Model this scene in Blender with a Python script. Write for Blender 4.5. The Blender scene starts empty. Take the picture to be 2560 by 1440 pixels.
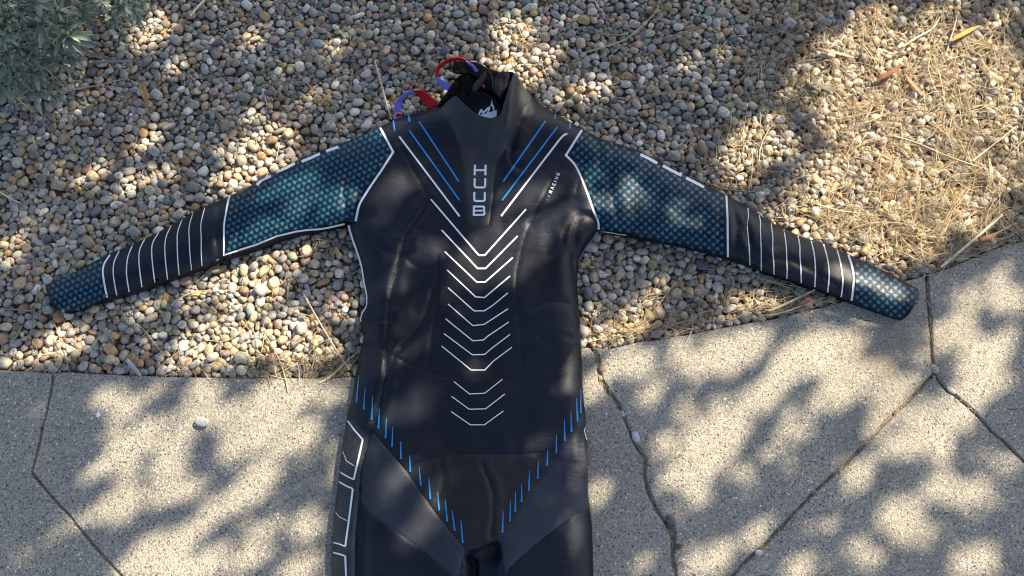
import bpy, math, random
import numpy as np
from mathutils import Vector, Matrix
from mathutils.geometry import delaunay_2d_cdt

random.seed(7)
RNG = np.random.default_rng(7)
scene = bpy.context.scene
COL = scene.collection

# ------------------------------------------------------------------ camera
TILT = math.radians(20.0)
DIST = 1.30                     # metres from the lens to the ground along the axis
FPX = 1934.0                    # focal length in photo pixels (photo 2560 wide)
CAM = np.array([0.0, -DIST * math.sin(TILT), DIST * math.cos(TILT)])
cd = bpy.data.cameras.new("camera")
cd.sensor_width = 36.0
cd.lens = 36.0 * FPX / 2560.0
cd.clip_start = 0.05
cd.clip_end = 500.0
cam = bpy.data.objects.new("camera", cd)
COL.objects.link(cam)
cam.location = CAM
cam.rotation_euler = (TILT, 0, 0)
scene.camera = cam

# ------------------------------------------------------------------ sky and sun
SUN_EL = math.radians(42.0)
SUN_AZ = math.radians(40.0)     # measured from +X towards +Y
SUN = np.array([math.cos(SUN_AZ) * math.cos(SUN_EL), math.sin(SUN_AZ) * math.cos(SUN_EL), math.sin(SUN_EL)])
world = bpy.data.worlds.new("World")
scene.world = world
world.use_nodes = True
wn = world.node_tree
sky = wn.nodes.new("ShaderNodeTexSky")
sky.sky_type = 'NISHITA'
sky.sun_disc = False
sky.sun_elevation = SUN_EL
sky.sun_rotation = math.pi / 2 - SUN_AZ
sky.altitude = 50
sky.air_density = 1.0
sky.dust_density = 2.0
bg = wn.nodes["Background"]
bg.inputs["Strength"].default_value = 0.10
wn.links.new(sky.outputs[0], bg.inputs[0])
sl = bpy.data.lights.new("sun", 'SUN')
sl.energy = 5.0
sl.angle = math.radians(0.5)
sl.color = (1.0, 0.88, 0.66)
so = bpy.data.objects.new("sun", sl)
COL.objects.link(so)
so.location = SUN * 20
so.rotation_euler = Vector(SUN).to_track_quat('Z', 'Y').to_euler()
scene.view_settings.view_transform = 'Standard'
scene.view_settings.look = 'None'
scene.view_settings.gamma = 1.0
scene.view_settings.exposure = 1.35
scene.cycles.filter_width = 1.15
scene.view_settings.use_curve_mapping = False

# ------------------------------------------------------------------ helpers
FWD = np.array([0, math.sin(TILT), -math.cos(TILT)])
UPV = np.array([0, math.cos(TILT), math.sin(TILT)])


def PP(p, z=0.0):
    """photo position -> the point where it stands at height z above the paving"""
    p = np.atleast_2d(np.asarray(p, float))
    d = FWD[None] * FPX + np.stack([p[:, 0] - 1280, 0 * p[:, 0], 0 * p[:, 0]], 1) + UPV[None] * (720 - p[:, 1])[:, None]
    t = (np.broadcast_to(z, (len(p),)) - CAM[2]) / d[:, 2]
    return CAM[None] + d * t[:, None]


def P(x, y, z=0.0):
    return PP([[x, y]], z)[0]


def to_px(w):
    r = w - CAM
    dep = r @ FWD
    return np.stack([1280 + FPX * r[..., 0] / dep, 720 - FPX * (r @ UPV) / dep], -1)


def smooth01(a, b, x):
    t = np.clip((x - a) / (b - a), 0, 1)
    return t * t * (3 - 2 * t)


_NG = RNG.random((8, 128, 128))


def vnoise(x, y, k=0):
    x = np.asarray(x, float); y = np.asarray(y, float)
    xi = np.floor(x).astype(int); yi = np.floor(y).astype(int)
    fx = x - xi; fy = y - yi
    fx = fx * fx * (3 - 2 * fx); fy = fy * fy * (3 - 2 * fy)
    g = _NG[k % 8]
    a = g[yi % 128, xi % 128]; b = g[yi % 128, (xi + 1) % 128]
    c = g[(yi + 1) % 128, xi % 128]; d = g[(yi + 1) % 128, (xi + 1) % 128]
    return (a * (1 - fx) + b * fx) * (1 - fy) + (c * (1 - fx) + d * fx) * fy


def pip(pts, poly):
    pts = np.asarray(pts, float); poly = np.asarray(poly, float)
    x, y = pts[:, 0], pts[:, 1]
    ins = np.zeros(len(pts), bool)
    j = len(poly) - 1
    for i in range(len(poly)):
        xi, yi = poly[i]; xj, yj = poly[j]
        if yi != yj:
            c = ((yi > y) != (yj > y)) & (x < (xj - xi) * (y - yi) / (yj - yi) + xi)
            ins ^= c
        j = i
    return ins


def dist_segs(pts, a, b):
    pts = np.asarray(pts, float)
    out = np.full(len(pts), 1e9)
    ab = b - a
    L = np.maximum((ab ** 2).sum(1), 1e-9)
    for s in range(0, len(pts), 4000):
        q = pts[s:s + 4000, None, :] - a[None]
        t = np.clip((q * ab[None]).sum(2) / L[None], 0, 1)
        r = q - t[..., None] * ab[None]
        out[s:s + 4000] = np.sqrt((r ** 2).sum(2).min(1))
    return out


def dist_line(pts, line):
    l = np.asarray(line, float)
    return dist_segs(pts, l[:-1], l[1:])


def resample(line, step):
    l = np.asarray(line, float)
    seg = np.sqrt((np.diff(l, axis=0) ** 2).sum(1))
    s = np.concatenate([[0], np.cumsum(seg)])
    n = max(2, int(math.ceil(s[-1] / step)) + 1)
    q = np.linspace(0, s[-1], n)
    return np.stack([np.interp(q, s, l[:, k]) for k in range(l.shape[1])], 1)


def spline(pts, n=8):
    """smooth curve through the points"""
    p = np.asarray(pts, float)
    p = np.vstack([2 * p[0] - p[1], p, 2 * p[-1] - p[-2]])
    out = []
    for i in range(1, len(p) - 2):
        for k in range(n):
            t = k / n
            a, b, c, d = p[i - 1], p[i], p[i + 1], p[i + 2]
            out.append(0.5 * ((2 * b) + (-a + c) * t + (2 * a - 5 * b + 4 * c - d) * t * t + (-a + 3 * b - 3 * c + d) * t ** 3))
    out.append(p[-2])
    return np.array(out)


def make_mesh(name, verts, faces, mat, parent=None, smooth=True, attr=None, uvflag=None):
    me = bpy.data.meshes.new(name)
    verts = np.asarray(verts, float)
    if isinstance(faces, np.ndarray):
        k = faces.shape[1]
        me.vertices.add(len(verts)); me.vertices.foreach_set("co", verts.ravel())
        me.loops.add(faces.size); me.loops.foreach_set("vertex_index", faces.ravel().astype(np.int32))
        me.polygons.add(len(faces))
        me.polygons.foreach_set("loop_start", np.arange(0, faces.size, k, dtype=np.int32))
        me.update(calc_edges=True)
    else:
        me.from_pydata([tuple(v) for v in verts], [], [tuple(f) for f in faces])
        me.update()
    if smooth and len(me.polygons):
        me.polygons.foreach_set("use_smooth", np.ones(len(me.polygons), bool))
    if attr is not None:
        at = me.color_attributes.new("own_colour", 'FLOAT_COLOR', 'POINT')
        c = np.ones((len(verts), 4)); c[:, :3] = attr
        at.data.foreach_set("color", c.ravel())
    for m in (mat if isinstance(mat, (list, tuple)) else [mat]):
        me.materials.append(m)
    me.validate()
    return link(name, me, parent)


def link(name, me, parent=None):
    o = bpy.data.objects.new(name, me)
    COL.objects.link(o)
    if parent is not None:
        o.parent = parent
    return o


def thing(name, label, cat, group=None):
    o = bpy.data.objects.new(name, None)
    o.empty_display_size = 0.05
    COL.objects.link(o)
    return tag(o, label, cat, group)


def tag(o, label, cat, group=None):
    o["label"] = label
    o["category"] = cat
    if group:
        o["group"] = group
    return o


# ------------------------------------------------------------------ materials
def new_mat(name):
    m = bpy.data.materials.new(name)
    m.use_nodes = True
    nt = m.node_tree
    b = nt.nodes["Principled BSDF"]
    return m, nt, b


def N(nt, t, **kw):
    n = nt.nodes.new(t)
    for k, v in kw.items():
        setattr(n, k, v)
    return n


def ramp(nt, stops, interp='LINEAR'):
    r = N(nt, "ShaderNodeValToRGB")
    r.color_ramp.interpolation = interp
    e = r.color_ramp.elements
    while len(e) < len(stops):
        e.new(0.5)
    for i, (p, c) in enumerate(stops):
        e[i].position = p
        e[i].color = (*c, 1) if len(c) == 3 else c
    return r


def noise_tex(nt, scale, detail=4, rough=0.55, coord=None, vec=None):
    n = N(nt, "ShaderNodeTexNoise")
    n.inputs["Scale"].default_value = scale
    n.inputs["Detail"].default_value = detail
    n.inputs["Roughness"].default_value = rough
    if coord is not None:
        nt.links.new(coord, n.inputs["Vector"])
    return n


def mixc(nt, fac, a, b, mode='MIX'):
    m = N(nt, "ShaderNodeMix", data_type='RGBA', blend_type=mode)
    for s, v in ((0, fac), (6, a), (7, b)):
        if hasattr(v, "is_linked") or isinstance(v, bpy.types.NodeSocket):
            nt.links.new(v, m.inputs[s])
        elif s == 0:
            m.inputs[0].default_value = v
        else:
            m.inputs[s].default_value = (*v, 1)
    return m.outputs[2]


def bump(nt, b, h, strength, dist):
    bp = N(nt, "ShaderNodeBump")
    bp.inputs["Strength"].default_value = strength
    bp.inputs["Distance"].default_value = dist
    nt.links.new(h, bp.inputs["Height"])
    nt.links.new(bp.outputs[0], b.inputs["Normal"])
    return bp


def position(nt):
    return N(nt, "ShaderNodeNewGeometry").outputs["Position"]


def simple_mat(name, col, rough=0.6, spec=0.5, nscale=0, namp=0.0, bstr=0.0, bscale=300):
    m, nt, b = new_mat(name)
    b.inputs["Base Color"].default_value = (*col, 1)
    b.inputs["Roughness"].default_value = rough
    b.inputs["Specular IOR Level"].default_value = spec
    pos = position(nt)
    if nscale:
        n = noise_tex(nt, nscale, 4, 0.6, pos)
        r = ramp(nt, [(0.3, tuple(c * (1 - namp) for c in col)), (0.7, tuple(min(1, c * (1 + namp)) for c in col))])
        nt.links.new(n.outputs[0], r.inputs[0])
        nt.links.new(r.outputs[0], b.inputs["Base Color"])
    if bstr:
        n2 = noise_tex(nt, bscale, 3, 0.6, pos)
        bump(nt, b, n2.outputs[0], bstr, 0.002)
    return m


def neoprene(name, col, rough, wr=0.35, spec=0.5):
    """smooth-skin rubber: fine creases, dust and slight sheen differences"""
    m, nt, b = new_mat(name)
    pos = position(nt)
    n1 = noise_tex(nt, 7, 5, 0.6, pos)
    r1 = ramp(nt, [(0.35, tuple(c * 0.75 for c in col)), (0.7, tuple(c * 1.35 for c in col))])
    nt.links.new(n1.outputs[0], r1.inputs[0])
    # dust specks
    v = N(nt, "ShaderNodeTexVoronoi"); v.inputs["Scale"].default_value = 60
    nt.links.new(pos, v.inputs["Vector"])
    sp = ramp(nt, [(0.0, (1, 1, 1)), (0.035, (1, 1, 1)), (0.05, (0, 0, 0))])
    nt.links.new(v.outputs["Distance"], sp.inputs[0])
    n4 = noise_tex(nt, 13, 2, 0.5, pos)
    sp2 = ramp(nt, [(0.52, (0, 0, 0)), (0.62, (1, 1, 1))]); nt.links.new(n4.outputs[0], sp2.inputs[0])
    mm = N(nt, "ShaderNodeMath", operation='MULTIPLY'); nt.links.new(sp.outputs[0], mm.inputs[0]); nt.links.new(sp2.outputs[0], mm.inputs[1])
    c = mixc(nt, mm.outputs[0], r1.outputs[0], (0.16, 0.15, 0.13))
    nt.links.new(c, b.inputs["Base Color"])
    rr = N(nt, "ShaderNodeMapRange")
    n2 = noise_tex(nt, 18, 5, 0.65, pos)
    rr.inputs["To Min"].default_value = rough - 0.07
    rr.inputs["To Max"].default_value = rough + 0.09
    nt.links.new(n2.outputs[0], rr.inputs[0])
    nt.links.new(rr.outputs[0], b.inputs["Roughness"])
    b.inputs["Specular IOR Level"].default_value = spec
    # wrinkles: stretched ridged noise where a mask allows, plus a pebbly skin
    mp = N(nt, "ShaderNodeMapping"); nt.links.new(pos, mp.inputs[0])
    mp.inputs["Scale"].default_value = (26, 90, 40)
    mp.inputs["Rotation"].default_value = (0, 0, 0.5)
    n3 = noise_tex(nt, 1.0, 4, 0.6, mp.outputs[0]); n3.inputs["Distortion"].default_value = 1.2
    msk = noise_tex(nt, 9, 2, 0.5, pos)
    mr = ramp(nt, [(0.44, (0, 0, 0)), (0.64, (1, 1, 1))]); nt.links.new(msk.outputs[0], mr.inputs[0])
    m1 = N(nt, "ShaderNodeMath", operation='MULTIPLY'); nt.links.new(n3.outputs[0], m1.inputs[0]); nt.links.new(mr.outputs[0], m1.inputs[1])
    n5 = noise_tex(nt, 420, 2, 0.5, pos)
    m2 = N(nt, "ShaderNodeMath", operation='MULTIPLY_ADD'); nt.links.new(n5.outputs[0], m2.inputs[0]); m2.inputs[1].default_value = 0.12
    nt.links.new(m1.outputs[0], m2.inputs[2])
    bump(nt, b, m2.outputs[0], wr, 0.004)
    return m


M_TORSO = neoprene("neoprene_black", (0.0048, 0.0070, 0.0155), 0.47, 0.42, 0.29)
M_NECK = neoprene("neoprene_charcoal", (0.030, 0.031, 0.036), 0.52, 0.2, 0.34)
M_THIGH = neoprene("neoprene_slate", (0.027, 0.030, 0.043), 0.55, 0.45, 0.32)
M_GUSSET = neoprene("neoprene_dark_grey", (0.0150, 0.0150, 0.0175), 0.54, 0.4, 0.28)
M_SLEEVE = neoprene("neoprene_navy", (0.004, 0.009, 0.018), 0.50, 0.35, 0.22)
M_LINING = simple_mat("lining_black", (0.006, 0.006, 0.008), 0.85, 0.1, 300, 0.5, 0.4, 900)
M_LININGGREY = simple_mat("lining_grey", (0.040, 0.034, 0.036), 0.9, 0.2, 300, 0.4, 0.5, 900)
M_LOGOFLAP = simple_mat("flap_navy", (0.004, 0.005, 0.010), 0.55, 0.12, 200, 0.3, 0.2, 700)
M_FUZZ = simple_mat("velcro_fuzz", (0.012, 0.011, 0.012), 0.95, 0.1, 700, 0.8, 1.0, 1200)
M_WHITE = simple_mat("print_white", (0.76, 0.77, 0.80), 0.5, 0.4, 120, 0.05)
M_BLUE = simple_mat("print_blue", (0.012, 0.23, 0.60), 0.45, 0.4, 120, 0.08)
M_TEAL = simple_mat("print_star_blue", (0.007, 0.115, 0.215), 0.45, 0.4, 40, 0.25)
M_DIM = simple_mat("print_star_dim", (0.009, 0.022, 0.036), 0.5, 0.4, 40, 0.25)
M_RIB = simple_mat("print_rib_grey", (0.075, 0.072, 0.075), 0.5, 0.4)
M_RED = simple_mat("webbing_red", (0.50, 0.008, 0.012), 0.7, 0.3, 900, 0.25, 0.5, 1500)
M_PURPLE = simple_mat("webbing_violet", (0.20, 0.19, 0.62), 0.75, 0.3, 900, 0.25, 0.5, 1500)
M_PINK = simple_mat("webbing_pink", (0.62, 0.22, 0.42), 0.75, 0.3, 900, 0.2)
M_CRIMSON = simple_mat("webbing_crimson", (0.14, 0.004, 0.018), 0.7, 0.3)
M_STITCH = simple_mat("stitch_grey", (0.16, 0.15, 0.15), 0.8, 0.2)


def stone_material():
    m, nt, b = new_mat("river_pebble")
    at = N(nt, "ShaderNodeAttribute"); at.attribute_name = "own_colour"
    pos = position(nt)
    n1 = noise_tex(nt, 160, 5, 0.65, pos)
    r1 = ramp(nt, [(0.30, (0.62, 0.62, 0.64)), (0.5, (1.0, 1.0, 1.0)), (0.72, (1.30, 1.27, 1.2))])
    nt.links.new(n1.outputs[0], r1.inputs[0])
    c = mixc(nt, 1.0, at.outputs[0], r1.outputs[0], 'MULTIPLY')
    n2 = noise_tex(nt, 900, 2, 0.6, pos)
    r2 = ramp(nt, [(0.36, (0.45, 0.45, 0.46)), (0.46, (1, 1, 1)), (0.62, (1, 1, 1)), (0.72, (1.35, 1.33, 1.3))])
    nt.links.new(n2.outputs[0], r2.inputs[0])
    c = mixc(nt, 0.75, c, r2.outputs[0], 'MULTIPLY')
    nt.links.new(c, b.inputs["Base Color"])
    b.inputs["Roughness"].default_value = 0.55
    b.inputs["Specular IOR Level"].default_value = 0.35
    bump(nt, b, n1.outputs[0], 0.35, 0.002)
    return m


def attr_material(name, rough, nscale, amp):
    m, nt, b = new_mat(name)
    at = N(nt, "ShaderNodeAttribute"); at.attribute_name = "own_colour"
    n1 = noise_tex(nt, nscale, 3, 0.6, position(nt))
    r1 = ramp(nt, [(0.3, (1 - amp,) * 3), (0.7, (1 + amp,) * 3)])
    nt.links.new(n1.outputs[0], r1.inputs[0])
    nt.links.new(mixc(nt, 1.0, at.outputs[0], r1.outputs[0], 'MULTIPLY'), b.inputs["Base Color"])
    b.inputs["Roughness"].default_value = rough
    b.inputs["Specular IOR Level"].default_value = 0.35
    return m


M_STONE = stone_material()
M_STRAW = attr_material("dry_straw", 0.6, 120, 0.25)
M_DRYLEAF = attr_material("dry_leaf", 0.65, 90, 0.45)


def concrete_material():
    m, nt, b = new_mat("washed_concrete")
    pos = position(nt)
    v = N(nt, "ShaderNodeTexVoronoi"); v.inputs["Scale"].default_value = 500
    v.inputs["Randomness"].default_value = 1.0
    nt.links.new(pos, v.inputs["Vector"])
    sep = N(nt, "ShaderNodeSeparateColor"); nt.links.new(v.outputs["Color"], sep.inputs[0])
    grains = ramp(nt, [(0.0, (0.055, 0.055, 0.062)), (0.17, (0.12, 0.118, 0.118)), (0.30, (0.27, 0.255, 0.235)), (0.62, (0.35, 0.33, 0.29)),
                       (0.86, (0.43, 0.41, 0.365)), (0.955, (0.50, 0.48, 0.44)), (1.0, (0.80, 0.79, 0.77))])
    nt.links.new(sep.outputs[0], grains.inputs[0])
    cem = noise_tex(nt, 900, 3, 0.7, pos)
    rc = ramp(nt, [(0.3, (0.24, 0.235, 0.22)), (0.7, (0.42, 0.395, 0.34))]); nt.links.new(cem.outputs[0], rc.inputs[0])
    c = mixc(nt, 0.42, grains.outputs[0], rc.outputs[0])
    v2 = N(nt, "ShaderNodeTexVoronoi"); v2.inputs["Scale"].default_value = 170
    nt.links.new(pos, v2.inputs["Vector"])
    d2 = ramp(nt, [(0.0, (1, 1, 1)), (0.20, (1, 1, 1)), (0.28, (0, 0, 0))]); nt.links.new(v2.outputs["Distance"], d2.inputs[0])
    sep2 = N(nt, "ShaderNodeSeparateColor"); nt.links.new(v2.outputs["Color"], sep2.inputs[0])
    pick = ramp(nt, [(0.0, (0.05, 0.05, 0.06)), (0.30, (0.11, 0.10, 0.10)), (0.31, (0.20, 0.17, 0.14)), (0.42, (0.30, 0.28, 0.25)), (0.88, (0.36, 0.34, 0.30)), (0.90, (0.80, 0.78, 0.75))])
    nt.links.new(sep2.outputs[1], pick.inputs[0])
    c = mixc(nt, d2.outputs[0], c, pick.outputs[0])
    st = noise_tex(nt, 5.5, 6, 0.65, pos)
    rs = ramp(nt, [(0.28, (0.66, 0.65, 0.635)), (0.44, (0.96, 0.925, 0.86)), (0.56, (1.0, 0.96, 0.89)), (0.72, (1.22, 1.15, 1.05))]); nt.links.new(st.outputs[0], rs.inputs[0])
    c = mixc(nt, 1.0, c, rs.outputs[0], 'MULTIPLY')
    # rusty and earthy stains
    sn = noise_tex(nt, 2.3, 5, 0.7, pos)
    rsn = ramp(nt, [(0.56, (0, 0, 0)), (0.72, (0.55, 0.55, 0.55))]); nt.links.new(sn.outputs[0], rsn.inputs[0])
    c = mixc(nt, rsn.outputs[0], c, (0.20, 0.165, 0.125))
    # lime streaks
    mp = N(nt, "ShaderNodeMapping"); nt.links.new(pos, mp.inputs[0]); mp.inputs["Scale"].default_value = (6, 38, 1); mp.inputs["Rotation"].default_value = (0, 0, -0.05)
    ls = noise_tex(nt, 1.0, 5, 0.7, mp.outputs[0])
    rl = ramp(nt, [(0.62, (0, 0, 0)), (0.78, (0.4, 0.4, 0.4))]); nt.links.new(ls.outputs[0], rl.inputs[0])
    c = mixc(nt, rl.outputs[0], c, (0.50, 0.49, 0.47))
    nt.links.new(c, b.inputs["Base Color"])
    b.inputs["Roughness"].default_value = 0.9
    b.inputs["Specular IOR Level"].default_value = 0.25
    mh = N(nt, "ShaderNodeMath", operation='ADD')
    nt.links.new(v.outputs["Distance"], mh.inputs[0]); nt.links.new(cem.outputs[0], mh.inputs[1])
    bump(nt, b, mh.outputs[0], 0.7, 0.0015)
    return m


M_CONCRETE = concrete_material()
M_SOIL = simple_mat("dark_soil", (0.11, 0.08, 0.055), 0.95, 0.1, 90, 0.6, 1.0, 250)
M_JOINT = simple_mat("joint_grit", (0.25, 0.20, 0.145), 0.95, 0.1, 140, 0.6, 1.0, 400)
M_GROUND = simple_mat("gravelly_earth", (0.26, 0.22, 0.17), 0.95, 0.1, 70, 0.5, 1.0, 70)
M_BARK = simple_mat("bark", (0.11, 0.085, 0.065), 0.9, 0.2, 30, 0.4, 1.0, 60)
M_CROWN = simple_mat("tree_leaf_green", (0.055, 0.085, 0.03), 0.5, 0.4, 3, 0.3)


def foliage_material(name, col):
    m, nt, b = new_mat(name)
    oi = N(nt, "ShaderNodeObjectInfo")
    r = ramp(nt, [(0.0, tuple(c * 0.75 for c in col)), (0.5, col), (1.0, (col[0] * 1.35, col[1] * 1.25, col[2] * 1.1))])
    nt.links.new(oi.outputs["Random"], r.inputs[0])
    n1 = noise_tex(nt, 260, 3, 0.6, position(nt))
    r1 = ramp(nt, [(0.3, (0.8, 0.8, 0.8)), (0.7, (1.2, 1.2, 1.2))]); nt.links.new(n1.outputs[0], r1.inputs[0])
    nt.links.new(mixc(nt, 1.0, r.outputs[0], r1.outputs[0], 'MULTIPLY'), b.inputs["Base Color"])
    b.inputs["Roughness"].default_value = 0.75
    b.inputs["Specular IOR Level"].default_value = 0.3
    b.inputs["Sheen Weight"].default_value = 0.25
    b.inputs["Sheen Roughness"].default_value = 0.5
    return m


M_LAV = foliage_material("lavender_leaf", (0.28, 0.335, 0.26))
M_LAVDARK = foliage_material("lavender_shade_tone", (0.045, 0.058, 0.038))  # darker leaf colour that paints in the shade inside the bush
M_STEM = simple_mat("lavender_stem", (0.14, 0.15, 0.10), 0.8, 0.2, 100, 0.3)
M_FLOWER = simple_mat("lavender_flower", (0.24, 0.20, 0.36), 0.8, 0.2, 400, 0.4)

# ------------------------------------------------------------------ ground, soil and paving
gz = -0.075
g = make_mesh("ground", [(-200, -200, gz), (200, -200, gz), (200, 200, gz), (-200, 200, gz)], [(0, 1, 2, 3)], M_GROUND, smooth=False)
g["kind"] = "structure"

EDGE_L = [(-900, 906), (0, 923), (130, 930), (310, 937), (480, 944), (700, 946), (890, 944), (1000, 935), (1200, 912), (1400, 880), (1481, 867)]
CRACK = [(1481, 867), (1491, 893), (1496, 920), (1498, 950), (1515, 968), (1531, 992), (1547, 1018), (1558, 1037), (1566, 1058), (1578, 1085), (1589, 1110), (1603, 1128),
         (1613, 1145), (1611, 1168), (1610, 1190), (1622, 1225), (1634, 1260), (1650, 1285), (1664, 1306), (1677, 1325), (1683, 1345), (1681, 1372), (1681, 1400), (1691, 1440), (1705, 1500), (1735, 1640), (1790, 2050)]
CRACK_W = [14, 10, 13, 9, 7, 6, 6, 8, 7, 9, 13, 14, 12, 8, 8, 9, 13, 14, 16, 12, 7, 12, 14, 12, 9, 8, 8]
EDGE_R = [(1481, 867), (1520, 873), (1613, 852), (1713, 837), (1813, 817), (1920, 798), (2020, 777), (2090, 758), (2200, 722), (2317, 685)]
EDGE_R2 = [(2317, 685), (2387, 661), (2467, 630), (2560, 600), (2760, 535), (3400, 330)]
JV = [(2317, 685), (2320, 735), (2325, 790), (2327, 850), (2331, 895), (2336, 936)]
JD = [(2336, 936), (2271, 1001), (2196, 1076), (2110, 1162), (2027, 1241), (1973, 1297), (1919, 1354), (1840, 1429), (1780, 1490), (1640, 1640), (1500, 2050)]
JR = [(2336, 936), (2365, 971), (2417, 1012), (2477, 1076), (2534, 1129), (2600, 1190), (2900, 1460), (3400, 1900)]
JL = [(131, 930), (127, 968), (118, 1010), (106, 1060), (95, 1115), (78, 1180)]
JL2 = [(78, 1180), (130, 1245), (187, 1309), (240, 1370), (300, 1438), (390, 1540), (800, 2050)]


def wiggle(line, amp, step, seed):
    l = resample(line, step)
    t = np.gradient(l, axis=0)
    t /= np.maximum(np.linalg.norm(t, axis=1, keepdims=True), 1e-6)
    nrm = np.stack([-t[:, 1], t[:, 0]], 1)
    off = (vnoise(np.arange(len(l)) * 0.45, np.full(len(l), seed * 3.3), seed) - 0.5) * 2 * amp
    off[0] = off[-1] = 0
    return l + nrm * off[:, None]


def shifted(line, w):
    l = np.asarray(line, float)
    t = np.gradient(l, axis=0)
    t /= np.maximum(np.linalg.norm(t, axis=1, keepdims=True), 1e-6)
    return l + np.stack([-t[:, 1], t[:, 0]], 1) * (np.broadcast_to(w, (len(l),)) / 2)[:, None]


def slab(poly, label=None):
    """a poured slab with a worn, slightly rounded edge"""
    poly = np.asarray(poly, float)
    area = 0.5 * np.sum(poly[:, 0] * np.roll(poly[:, 1], -1) - poly[:, 1] * np.roll(poly[:, 0], -1))
    if area > 0:
        poly = poly[::-1]
    w = PP(poly, 0.0)[:, :2]
    n = len(w)
    t = np.roll(w, -1, 0) - np.roll(w, 1, 0)
    t /= np.maximum(np.linalg.norm(t, axis=1, keepdims=True), 1e-9)
    inn = np.stack([-t[:, 1], t[:, 0]], 1)
    rings = [(0.0, -0.085), (0.0, -0.0050), (0.0005, -0.0028), (0.0014, -0.0011), (0.0030, 0.0)]
    V = np.vstack([np.column_stack([w + inn * o, np.full(n, z)]) for o, z in rings])
    F = []
    for r in range(len(rings) - 1):
        for i in range(n):
            j = (i + 1) % n
            F.append((r * n + i, r * n + j, (r + 1) * n + j, (r + 1) * n + i))
    b0 = (len(rings) - 1) * n
    top = V[b0:, :2]
    vs, _, fs, ov, *_ = delaunay_2d_cdt([Vector(q) for q in top], [(i, (i + 1) % n) for i in range(n)], [], 0, 1e-6)
    tv = np.array([q[:] for q in vs]); tf = np.array([list(f) for f in fs])
    tf = tf[pip(tv[tf].mean(1), top)]
    ids_ = []
    V = list(map(tuple, V))
    for k, q in enumerate(tv):
        if len(ov[k]) >= 1:
            ids_.append(b0 + ov[k][0])
        else:
            ids_.append(len(V)); V.append((q[0], q[1], 0.0))
    nsm = len(F)
    F += [tuple(ids_[i] for i in f) for f in tf]
    o = make_mesh("paving_slab", V, F, M_CONCRETE, PAVE, smooth=False)
    if label:
        o["label"] = label
    return o


# joint_soil carries the slabs
PAVE = make_mesh("pavement", [(*PP([q], -0.03)[0][:2], -0.0045) for q in [(-900, 948), (60, 950), (880, 955), (1200, 930), (1470, 890), (1560, 885), (2000, 800), (2300, 715), (3400, 355), (3400, 2050), (-900, 2050)]][::-1],
                 [tuple(range(11))], M_JOINT, smooth=False)
PAVE["kind"] = "structure"
elw = wiggle(EDGE_L, 3.0, 22, 1); erw = wiggle(EDGE_R, 3.5, 18, 2); er2w = wiggle(EDGE_R2, 4, 24, 3)
cl = wiggle(CRACK, 3.5, 9, 4)
cw = np.interp(np.linspace(0, 1, len(cl)), np.linspace(0, 1, len(CRACK_W)), CRACK_W)
cwj = cw * (0.35 + 0.75 * vnoise(np.arange(len(cl)) * 0.5, np.zeros(len(cl)), 5))
jvw = wiggle(JV, 1.5, 14, 5); jdw = wiggle(JD, 2.2, 16, 6); jrw = wiggle(JR, 2.2, 16, 7)
jlw = wiggle(JL, 2.0, 16, 2); jl2w = wiggle(JL2, 2.0, 16, 3)
iL = int(np.argmin(np.abs(elw[:, 0] - 131)))
jlw[0] = elw[iL]
R_ = lambda a: np.asarray(a)[::-1]
J = 3.6   # joint width in photo pixels
s_far_left = np.vstack([elw[:iL], shifted(jlw, J)[0:], shifted(jl2w, J)[1:], [(-900, 2050)]])
s_left = np.vstack([shifted(jlw, -J)[:], shifted(jl2w, -J)[1:], R_(shifted(cl, cwj)), R_(elw[iL + 1:-1])])
s_mid = np.vstack([R_(shifted(erw, 0))[0:], shifted(cl, -cwj)[1:], R_(shifted(jdw, 4.5))[0:], R_(shifted(jvw, 6))[1:]])
s_right = np.vstack([er2w, [(3400, 1900)], R_(shifted(jrw, -4.5))[1:], R_(shifted(jvw, -6))])
s_bottom = np.vstack([shifted(jrw, 4.5)[:], [(3400, 2050)], R_(shifted(jdw, -4.5))])
SLABS = [s_far_left, s_left, s_mid, s_right, s_bottom]
slab(s_far_left); slab(s_left, "concrete slab with a ragged broken right edge"); slab(s_mid, "concrete slab with a ragged broken left edge"); slab(s_right); slab(s_bottom)

# ------------------------------------------------------------------ outline of the wetsuit
LEFT_UP = [(1107, 262), (1085, 270), (1060, 277), (1015, 288), (985, 300), (950, 317), (900, 340), (850, 360), (800, 377), (760, 393), (720, 411), (680, 433), (640, 457), (600, 477), (575, 489), (540, 504),
           (500, 521), (460, 544), (420, 566), (390, 584), (350, 601), (310, 620), (275, 634), (240, 651), (200, 674), (160, 694), (125, 708), (113, 714)]
LEFT_CUFF = [(113, 714), (115, 725), (119, 738), (128, 757), (140, 769), (155, 777), (170, 782)]
LEFT_LOW = [(170, 782), (190, 778), (215, 771), (250, 758), (275, 749), (320, 738), (350, 727), (400, 710), (433, 699), (470, 686), (513, 671), (563, 650), (600, 637), (640, 625), (690, 606), (740, 590), (783, 580), (820, 574), (853, 569), (868, 562)]
LEFT_BODY = [(868, 562), (873, 580), (880, 603), (888, 625), (894, 644), (900, 663), (907, 707), (912, 728), (915, 747), (914, 765), (906, 780), (899, 795), (899, 805), (905, 822), (909, 840), (907, 858), (902, 876), (896, 902), (888, 943), (881, 990),
             (867, 1046), (861, 1087), (854, 1132), (848, 1181), (839, 1256), (834, 1305), (831, 1350), (829, 1440), (824, 1560), (815, 1700)]
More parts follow.
